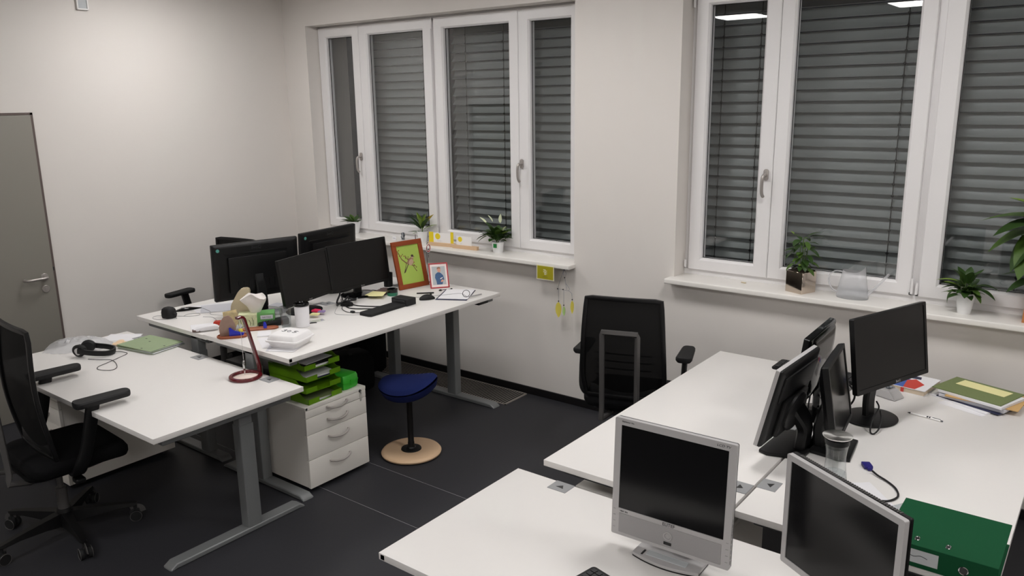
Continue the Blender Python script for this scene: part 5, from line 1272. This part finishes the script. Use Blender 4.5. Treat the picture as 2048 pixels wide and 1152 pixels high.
for (x, y, z) in ((-.075, 0, .175), (-.03, 0, .19), (.04, -.02, .19), (.05, -.02, .14), (-.05, .01, .13), (.03, .02, .13)): add_tube(b, spline([(x * .1, y * .1, .066), (x * .5, y * .5, .07 + (z - .07) * .6), (x, y, z)], 4), .0016, 6)
obj('stems', b, M['stem'], t)
b = nb(); add_box(b, -.014, .014, -.0495, -.048, .040, .070, 0); obj('pot_tag', b, M['tag'], t, rot=(0, 0, R(12)))
# olive card taped to the sill edge
b = nb(); add_box(b, -.074, .074, -.0006, .0006, -.104, 0); o = obj('postcard', b, M['cream'], loc=(-3.161, 4.489, 1.022), rot=(0, 0, R(0))); tag(o, 'olive-yellow postcard hanging from the front edge of left sill', 'postcard')
b = nb(); add_box(b, -.068, .068, -.0012, -.0006, -.098, -.006); obj('printed_face', b, M['olive'], o)
b = nb(); rnd = random.Random(4)
for i in range(9): z = -.03 - i * .0045; add_tube(b, [(-.012 + rnd.uniform(-.006, .008), -.0014, z), (.010 + rnd.uniform(-.006, .010), -.0014, z + rnd.uniform(-.002, .002))], .0012, 5)
obj('printed_figure', b, M['cream'], o)
text_obj('lettering', 'GREETINGS', .008, M['ink'], o, T((0, -.0013, -.082)) @ RX(90), .0002)
# feather mobile
t = thing('feather_mobile', 'small wire mobile with yellow and green feathers below the left sill', 'mobile', (-3.008, 4.500, 1.012))
b = nb()
for pts in ([(0, 0, 0), (-.030, 0, -.07), (-.056, 0, -.145)], [(0, 0, 0), (.016, 0, -.03), (.004, 0, -.06), (-.01, 0, -.03), (0, 0, 0)], [(.005, 0, -.065), (.012, 0, -.10), (.020, 0, -.145)],
            [(-.056, 0, -.145), (-.01, 0, -.148), (.04, 0, -.150), (.062, 0, -.165)], [(-.048, 0, -.148), (-.048, 0, -.235)], [(-.004, 0, -.150), (-.004, 0, -.255)], [(.062, 0, -.165), (.066, 0, -.205)], [(.012, 0, -.10), (.045, 0, -.135), (.035, 0, -.15)]):
    add_tube(b, pts, .0009, 5)
obj('wires', b, M['wire'], t)
b = nb()
for p in ((0, 0, -.002), (.003, 0, -.060), (-.056, 0, -.147), (-.010, 0, -.146), (-.048, 0, -.235), (-.004, 0, -.258), (.066, 0, -.208)): add_sphere(b, p, .0052, u=8, v=6)
obj('beads', b, M['beads'], t)
for (x, z0, L_, W_, m_) in ((-.048, -.238, .110, .052, 'feath'), (-.002, -.262, .068, .026, 'feathg'), (.066, -.212, .092, .030, 'feath')):
    b = nb(); rows = []
    for i in range(13):
        u = i / 12; w_ = W_ / 2 * math.sin(math.pi * u ** .75 * .97 + .05) ** .8
        rows.append([b.verts.new((x + w_ * k + .001 * math.sin(9 * u + k), .004 * math.cos(k * 2) * u, z0 - L_ * u - .006 * abs(k))) for k in (-1, -.5, 0, .5, 1)])
    for a, c in zip(rows[:-1], rows[1:]):
        for j in range(4): b.faces.new((a[j], a[j + 1], c[j + 1], c[j]))
    obj('feather', b, M[m_], t)

# right sill -------------------------------------------------
t = thing('mirror_cube_planter', 'leafy green plant in a mirrored cube pot on the right sill', 'plant', (-1.437, 4.622, ZSI), R(-22))
b = nb(); s = .059; hh_ = .125
add_box(b, -s, s, -s, s, 0, hh_, .0015, 1)
obj('pot', b, M['mirror'], t)
b = nb(); add_box(b, -s + .006, s - .006, -s + .006, s - .006, hh_, hh_ + .004, 0); obj('soil', b, M['soil'], t)
P_ = protos({'a': ('leaf', .060, .028, .2, .6, 'leafd'), 'b': ('leaf', .052, .024, .2, .5, 'leaf'), 'l': ('leaf', .04, .022, .2, .3, 'leafl')})
sp = []
for i in range(46):
    az = i * 137.5 % 360; hgt = .02 + .15 * ((i * 11 % 17) / 17); el = -25 + 70 * ((i * 7 % 13) / 13) * (.4 + hgt * 4)
    sp.append(('a' if i % 2 else 'b', hgt, az, el, .8 + .5 * ((i * 5 % 9) / 9), .012 + .030 * ((i * 3 % 5) / 5) * (1.2 - hgt * 3)))
sp += [('l', .035, 300, 10, .9, .03), ('l', .17, 190, 40, .6, .05), ('l', .10, 170, 10, .7, .045)]
foliage(t, sp, P_, (0, 0, hh_), 1.22)
b = nb()
for (x, y, z) in ((0, 0, .19), (-.03, .01, .16), (.025, -.01, .15), (.01, .03, .13)): add_tube(b, spline([(x * .2, y * .2, hh_), (x * .7, y * .7, hh_ + z * .5), (x, y, hh_ + z)], 4), .0025, 6)
obj('stems', b, M['stem'], t)
# watering can
t = thing('watering_can', 'translucent plastic watering can with long spout on the right sill', 'watering can', (-1.150, 4.632, ZSI), R(0)); t.scale = (1.15, .98, 1.12)
b = nb(); rings = []
for (r, z) in ((.066, 0), (.068, .004), (.067, .02), (.060, .06), (.052, .105), (.047, .135)):
    rings.append([(r * math.cos(q) * 1.12, r * math.sin(q) * .85, z + (max(0, math.cos(q)) ** 3 * .030 * (z / .135) ** 4) + (max(0, -math.cos(q)) ** 3 * .008 * (z / .135) ** 4)) for q in [2 * math.pi * i / 36 for i in range(36)]])
add_loft(b, rings, True, False); obj('can_body', b, M['milky'], t)
b = nb(); add_lathe(b, [(0, .002), (.065, .003), (.0655, .02), (.061, .052), (0, .052)], 32, sx=1.1, sy=.83, cap=False); obj('water', b, M['water'], t)
b = nb(); add_tube(b, spline([(.066, 0, .022), (.085, 0, .045), (.125, 0, .095), (.158, 0, .140)], 5), [.009] * 6 + [.007] * 5 + [.006] * 5, 12); obj('spout', b, M['milky'], t)
b = nb(); add_tube(b, spline([(-.045, 0, .128), (-.085, 0, .130), (-.112, 0, .105), (-.113, 0, .065), (-.095, 0, .035), (-.072, 0, .025)], 6), 1, rect=(.008, .003)); obj('handle', b, M['milky'], t)
b = nb(); add_box(b, -.016, .016, -.007, .007, 0, .006, .002, 2); tag(obj('eraser', b, M['beige'], loc=(-1.79, 4.652, ZSI), rot=(0, 0, R(-20))), 'tiny pale eraser on the left part of the right sill', 'eraser')
# peace lily right
t = thing('potted_lily', 'bushy green plant in a narrow white pot on the right sill', 'plant', (-.590, 4.615, ZSI))
round_pot(t, .030, .047, .110, rim=False)
P_ = protos({'a': ('leaf', .085, .042, .25, .5, 'leafd'), 'b': ('leaf', .08, .038, .25, .45, 'leaf'), 'l': ('leaf', .085, .026, .25, .4, 'leafl')})
sp = []
for i in range(34):
    az = i * 137.5 % 360; el = 8 + (i * 31 % 62); sp.append(('a' if i % 3 else 'b', .0 + .045 * ((i * 7 % 10) / 10), az, el, .75 + .45 * ((i * 3 % 7) / 7), .010 + .035 * ((i * 5 % 8) / 8)))
sp += [('a', .06, 90 + 50 * q, 70, 1.1, .02) for q in range(7)]
sp += [('l', .065, 185, 12, 1.25, .04), ('a', .02, 200, -55, .9, .06), ('a', .035, 350, -10, 1.2, .05), ('b', .02, 330, -30, .9, .04), ('l', .04, 200, 30, 1.0, .03), ('a', .05, 10, 5, 1.2, .05)]
foliage(t, sp, P_, (0, 0, .10))
b = nb()
for i in range(10):
    a = i * .628; add_tube(b, spline([(.01 * math.cos(a), .01 * math.sin(a), .095), (.022 * math.cos(a), .022 * math.sin(a), .13), (.045 * math.cos(a), .04 * math.sin(a), .155)], 4), .0015, 6)
obj('stems', b, M['stem'], t)
# large plant in wooden pot
t = thing('large_potted_plant', 'tall plant with big drooping leaves in a wooden box pot at the right edge', 'plant', (-.262, 4.625, ZSI), R(-6))
b = nb(); rings = [[(px, py, z) for px, py in rrect(k, k, .004, 2)] for k, z in ((.062, 0), (.056, .165), (.051, .165), (.051, .15))]
add_loft(b, rings, True, True); obj('pot', b, M['woodpot'], t)
b = nb(); add_box(b, -.049, .049, -.049, .049, .15, .156); obj('soil', b, M['soil'], t)
b = nb(); add_tube(b, spline([(0, 0, .15), (.004, 0, .22), (-.004, 0, .30), (0, 0, .38), (.0, 0, .44)], 5), [.009] * 21, 10); obj('trunk', b, M['trunk'], t)
P_ = protos({'a': ('leaf', .30, .17, .15, .75, 'leaf'), 'b': ('leaf', .26, .16, .15, .8, 'leafd'), 'l': ('leaf', .22, .14, .2, .4, 'leafl'), 's': ('leaf', .09, .05, .2, .5, 'leafl')})
sp = [('a', .40, 185, 25, 1, .0), ('a', .38, 205, 0, .95, .0), ('b', .37, 222, -22, 1, .0), ('a', .39, 240, -30, 1, .0), ('b', .36, 192, -40, .9, .01), ('l', .42, 195, 42, 1, 0), ('a', .38, 270, -30, 1, 0), ('b', .38, 300, -20, 1, 0), ('a', .40, 335, 10, 1, 0), ('l', .42, 300, 40, .9, 0), ('a', .38, 20, 0, 1, 0), ('b', .38, 60, 20, 1, 0), ('a', .38, 255, -48, .9, .0), ('l', .40, 10, 35, 1, 0), ('b', .40, 215, 15, 1.0, 0),
      ('s', .10, 190, 10, 1.2, .02), ('b', .12, 215, 5, .6, .02), ('s', .14, 235, 30, 1, .02), ('b', .13, 180, 25, .65, .02), ('s', .09, 260, 0, .9, .03), ('b', .11, 300, 20, .7, .02), ('b', .12, 340, 15, .7, .02), ('s', .15, 200, 50, .9, 0)]
foliage(t, sp, P_, (0, 0, .09))

# ================================================================== RIGHT DESKS: SMALL THINGS
Z = ZD2
# keyboards
def keyboard(label, loc, rz, L=.44, Wd=.15, rows=6, cols=17, name='keyboard'):
    t = thing(name, label, 'keyboard', loc, R(rz))
    b = nb(); add_loft(b, [[(px, py, z + .05 * (py + Wd / 2) * (1 if z > .001 else 0)) for px, py in rrect(L / 2 * k, Wd / 2 * k, .012, 3)] for k, z in ((.985, 0), (1, .004), (1, .010), (.985, .013))]); obj('housing', b, M['black'], t)
    kw, kh = (L - .03) / cols, (Wd - .025) / rows; b = nb()
    n = 0
    for r in range(rows):
        for c in range(cols):
            x = -L / 2 + .015 + (c + .5) * kw; y = -Wd / 2 + .0125 + (r + .5) * kh; zt_ = .013 + .05 * (y + Wd / 2)
            add_box(b, x - kw * .42, x + kw * .42, y - kh * .42, y + kh * .42, zt_, zt_ + .005); n += 1
    o = obj('keys', b, M['dark'], t, smooth=False); o['kind'] = 'stuff'
    return t
keyboard('black keyboard at the window end of the right-hand desks, behind the monitor cluster', (-1.195, 4.215, Z), -3, .44, .145)
keyboard('black keyboard at the bottom edge of the photo, before the silver monitor', (-1.050, 1.893, ZD1), -14, .40, .14)

# carafe
t = thing('water_carafe', 'glass carafe with broad steel lid between the right-hand monitors', 'carafe', (-.742, 2.955, Z))
b = nb(); prof = [(0, .002), (.044, .002), (.047, .006), (.046, .03), (.038, .09), (.036, .12), (.038, .150), (.0425, .176), (.041, .176), (.0365, .150), (.0345, .12), (.0365, .09), (.0445, .03), (.045, .010), (0, .008)]
add_lathe(b, prof, 36, cap=False); obj('glass_wall', b, M['glass'], t)
b = nb(); add_lathe(b, [(0, .160), (.034, .160), (.036, .176), (.0445, .178), (.0445, .196), (0, .196)], 32); l = obj('stopper', b, M['black'], t)
b = nb(); add_lathe(b, [(0, .196), (.040, .196), (.053, .206), (.054, .209), (.051, .2095), (.02, .2045), (0, .2035)], 48); obj('lid', b, M['spun'], t)
b = nb(); add_lathe(b, [(0, .06), (.010, .062), (.011, .165), (.009, .168), (0, .168)], 16, cap=False); obj('infuser', b, M['glass'], t)
b = nb(); add_lathe(b, [(0, .0085), (.0445, .011), (.0444, .03), (.0405, .060), (0, .060)], 32, cap=False); obj('water', b, M['water'], t)

# blue VGA cable
t = thing('video_cable', 'black video cable with blue plug on the far right desk', 'cable', (0, 0, 0))
b = nb(); add_tube(b, spline([(-.652, 3.155, Z + .010), (-.625, 3.13, Z + .008), (-.585, 3.105, Z + .005), (-.545, 3.06, Z + .005), (-.525, 3.00, Z + .005), (-.545, 2.945, Z + .005), (-.585, 2.925, Z + .005), (-.64, 2.92, Z + .005)], 7), .0038, 8); obj('cord', b, M['cable'], t)
b = nb(); add_box(b, -.030, .014, -.017, .017, 0, .015, .004, 2, T((-.678, 3.190, Z + .001)) @ RZ(-58)); add_box(b, .012, .030, -.009, .009, .002, .013, .003, 2, T((-.678, 3.190, Z + .001)) @ RZ(-58)); pg = obj('plug', b, M['vga'], t)
b = nb(); add_box(b, -.038, -.030, -.013, .013, .003, .012, .002, 1, T((-.678, 3.190, Z + .001)) @ RZ(-58)); obj('connector', b, M['steel'], pg)
cable('black cable loop hanging from the large monitor', [(-.775, 3.70, Z + .10), (-.755, 3.66, Z + .085), (-.765, 3.60, Z + .045), (-.760, 3.56, Z + .008), (-.742, 3.545, Z + .005), (-.730, 3.58, Z + .02), (-.735, 3.63, Z + .05), (-.75, 3.67, Z + .07)], .0036)
cable('black power cable from the far monitor to the desk edge', [(-1.045, 3.62, Z + .10), (-1.04, 3.58, Z + .04), (-1.025, 3.54, Z + .01), (-1.03, 3.48, Z + .006), (-1.02, 3.43, Z + .006), (-1.0, 3.40, Z + .006)], .0035)
for i, pts in enumerate(([(-.99, 3.60, .80), (-.95, 3.57, .83), (-.93, 3.60, .79), (-.96, 3.64, .75), (-.99, 3.60, .74)], [(-.98, 3.55, .86), (-.93, 3.58, .88), (-.90, 3.60, .82), (-.93, 3.58, .77), (-.97, 3.56, .74)], [(-.92, 3.62, .90), (-.88, 3.66, .86), (-.87, 3.70, .80), (-.90, 3.72, .74), (-.95, 3.68, .72)])):
    cable(['lowest of the tangled black cables between the right-hand monitors', 'middle one of the tangled black cables between the right-hand monitors', 'tangled black cable nearest the large monitor'][i], pts, .0045)
t = thing('power_strip', 'black plug box sitting at the desk seam behind the carafe', 'power box', (-.935, 3.52, Z), R(10))
b = nb(); add_box(b, -.04, .035, -.03, .03, 0, .012, .003, 2); obj('flap', b, M['gromm'], t)
b = nb(); add_box(b, -.03, .03, -.028, .02, .012, .026, .003, 2); obj('socket_block', b, M['black'], t)

# pen
t = thing('ballpoint_pen', 'white ballpoint pen on the far right desk', 'pen', (-.600, 3.885, Z), R(-11))
b = nb(); add_tube(b, [(-.066, 0, .005), (.066, 0, .005)], .0046, 10); obj('barrel', b, M['white'], t)
b = nb(); add_tube(b, [(-.080, 0, .004), (-.066, 0, .005)], [.001, .0044], 10); obj('tip', b, M['dark'], t)
b = nb(); add_tube(b, [(.060, 0, .005), (.076, 0, .005)], .0032, 8); add_tube(b, [(.03, 0, .0105), (.066, 0, .0105)], .0013, 6); obj('clip', b, M['clip'], t)
b = nb()
for x in (.006, .016): add_box(b, x, x + .006, -.0050, .0050, .006, .0102)
obj('printed_mark', b, M['ink'], t)

# stack: papers, folders
specs = [('paper', 'white sheets at the bottom of the right-hand folder stack', .21, .297, .006, 'paper', 62, (-.465, 4.24)),
         ('folder', 'blue-edged folder low in the right-hand folder stack', .225, .30, .004, 'navy', 68, (-.432, 4.25)),
         ('paper', 'grey-white sheaf in the right-hand folder stack', .21, .297, .014, 'paper2', 74, (-.430, 4.255)),
         ('envelope', 'brown manila envelope in the right-hand folder stack', .23, .31, .005, 'manila', 84, (-.405, 4.262)),
         ('paper', 'upper white sheaf of the right-hand folder stack', .215, .30, .013, 'paper', 70, (-.430, 4.25)),
         ('folder', 'olive green folder on top of the right-hand stack', .235, .32, .005, 'foldero', 72, (-.447, 4.272)),
         ('envelope', 'pale yellow slip lying on the olive green folder', .085, .23, .002, 'note', 70, (-.427, 4.315))]
z_ = Z + .0004
for (nm, lab, w_, h_, th_, m_, rz_, (x, y)) in specs:
    b = nb(); add_box(b, -w_ / 2, w_ / 2, -h_ / 2, h_ / 2, 0, th_, .0006, 1)
    tag(obj(nm, b, M[m_], loc=(x, y, z_), rot=(0, 0, R(rz_))), lab, {'paper': 'paper', 'folder': 'folder', 'envelope': 'envelope'}[nm], 'folder stack on the far right desk'); z_ += th_ + .0003
sheet('paper', 'white sheet with handwriting jutting out in front of the folder stack', 'paper', (-.475, 4.13), .10, .21, 68, Z + .0003, M['paper'])
# books
t = thing('book', 'thick softcover book with red, blue and white cover beside the folder stack', 'book', (-.725, 4.29, Z), R(-8))
b = nb(); add_box(b, -.082, .080, -.112, .112, .002, .026, .001, 1); obj('pages', b, M['bookp'], t)
b = nb(); add_box(b, -.085, .083, -.115, .115, .026, .029, .0006, 1); add_box(b, -.085, .083, -.115, .115, 0, .0025, .0006, 1); cv = obj('cover', b, M['paper'], t)
b = nb(); add_box(b, -.083, -.02, -.113, .02, .029, .0294); obj('blue_print', b, M['bookb'], cv)
b = nb(); add_prism(b, [(-.02, -.113), (.035, -.113), (.05, -.02), (-.01, .04), (-.04, .0)], .0294, .0298); add_box(b, -.03, -.015, -.1155, -.1148, .003, .026); obj('red_print', b, M['bookr'], cv)
b = nb(); add_prism(b, [(-.05, .04), (.01, .05), (0, .09), (-.06, .085)], .0290, .0294); obj('dark_print', b, M['navy'], cv)
# paper clip dispenser
t = thing('clip_dispenser', 'grey wedge-shaped dispenser full of paper clips behind the large monitor', 'clip dispenser', (-.80, 4.075, Z), R(-20))
b = nb(); add_loft(b, [[(-.05, -.045, 0), (.06, -.045, 0), (.06, .045, 0), (-.05, .045, 0)], [(-.045, -.038, .045), (.02, -.040, .045), (.02, .040, .045), (-.045, .038, .045)]])
bmesh.ops.bevel(b, geom=list(b.edges), offset=.006, segments=3, affect='EDGES'); obj('housing', b, M['silver'], t)
b = nb(); rnd = random.Random(6)
for i in range(34):
    a = rnd.uniform(0, 6.28); x, y = rnd.uniform(-.03, .012), rnd.uniform(-.026, .026); c, s = math.cos(a), math.sin(a); z0 = .046 + rnd.uniform(0, .006)
    add_tube(b, [(x + c * u - s * v, y + s * u + c * v, z0) for u, v in ((-.010, -.003), (.010, -.003), (.011, 0), (.010, .003), (-.008, .003))], .0007, 4)
o = obj('paper_clips', b, M['clip'], t); o['kind'] = 'stuff'

# green lever-arch binder at the front edge
t = thing('lever_arch_binder', 'dark green lever arch binder lying on the corner of the far right desk', 'binder', (-.315, 2.70, Z), R(0))
b = nb(); BX, BY0, BY1, BH = .160, -.15, .165, .075
add_box(b, -BX, BX, BY0 + .003, BY1, BH - .0035, BH, .0008, 1); add_box(b, -BX, BX, BY0 + .003, BY1, 0, .0035, .0008, 1); add_box(b, -BX, BX, BY0, BY0 + .0035, 0, BH, .0008, 1); bd = obj('cover', b, M['binder'], t)
b = nb(); add_box(b, -BX + .004, BX - .010, BY0 + .03, BY1 - .008, .006, .045, .001, 1); obj('paper_block', b, M['paper'], t)
b = nb(); add_box(b, -BX + .01, .0, BY0 - .001, BY0 + .0002, .016, BH - .014, 0); lb = obj('spine_label', b, M['label'], t)
b = nb(); add_tube(b, spline([(-.11, BY0 - .0015, .038), (-.09, BY0 - .0015, .043), (-.07, BY0 - .0015, .037), (-.05, BY0 - .0015, .043), (-.03, BY0 - .0015, .038)], 4), .0010, 5); obj('handwriting', b, M['ink'], lb)
b = nb(); add_tube(b, [(.070 + .0125 * math.cos(a), BY0 - .0012, .036 + .0125 * math.sin(a)) for a in [2 * math.pi * i / 32 for i in range(32)]], .0022, 8, closed=True); rg = obj('finger_ring', b, M['chrome'], t)
b = nb(); add_lathe(b, [(0, 0), (.0115, 0), (.0115, .0008), (0, .0008)], 24, T((.070, BY0 - .0003, .036)) @ RX(90)); obj('finger_hole', b, M['bolt'], rg)
for x in (-.070, .018):
    b = nb(); pts = rrect(.006, .011, .005, 4); add_tube(b, [(x + p[0], BY0 + .045 + p[1], BH + .0012) for p in pts], .0016, 6, closed=True); e = obj('eyelet', b, M['chrome'], t)
    b = nb(); add_box(b, x - .004, x + .004, BY0 + .036, BY0 + .054, BH, BH + .0006); add_tube(b, [(x, BY0 + .050, BH + .001), (x, BY0 + .044, BH + .006), (x, BY0 + .040, BH + .001)], .0015, 6); obj('eyelet_hook', b, M['dark'], e)
# loose papers / clear rulers near carafe
sheet('paper', 'thin white sheet lying between carafe and green binder', 'paper', (-.63, 2.94), .15, .21, 40, Z + .0003, M['paper'])
b = nb(); add_box(b, -.10, .10, -.014, .014, 0, .0018, .0004, 1); tag(obj('ruler', b, M['clear'], loc=(-.525, 2.90, Z + .0003), rot=(0, 0, R(58))), 'clear plastic ruler beside the green binder', 'ruler')
cable('black cord running down behind the desk gap near silver monitor', [(-.96, 2.50, .60), (-.965, 2.51, .45), (-.96, 2.52, .25), (-.97, 2.55, .006), (-1.05, 2.62, .006)], .0035)
cable('black cable under the silver-framed foreground monitor', [(-.66, 2.16, ZD1 + .006), (-.70, 2.12, ZD1 + .004), (-.72, 2.04, ZD1 + .004), (-.70, 1.95, ZD1 + .004)], .0035)
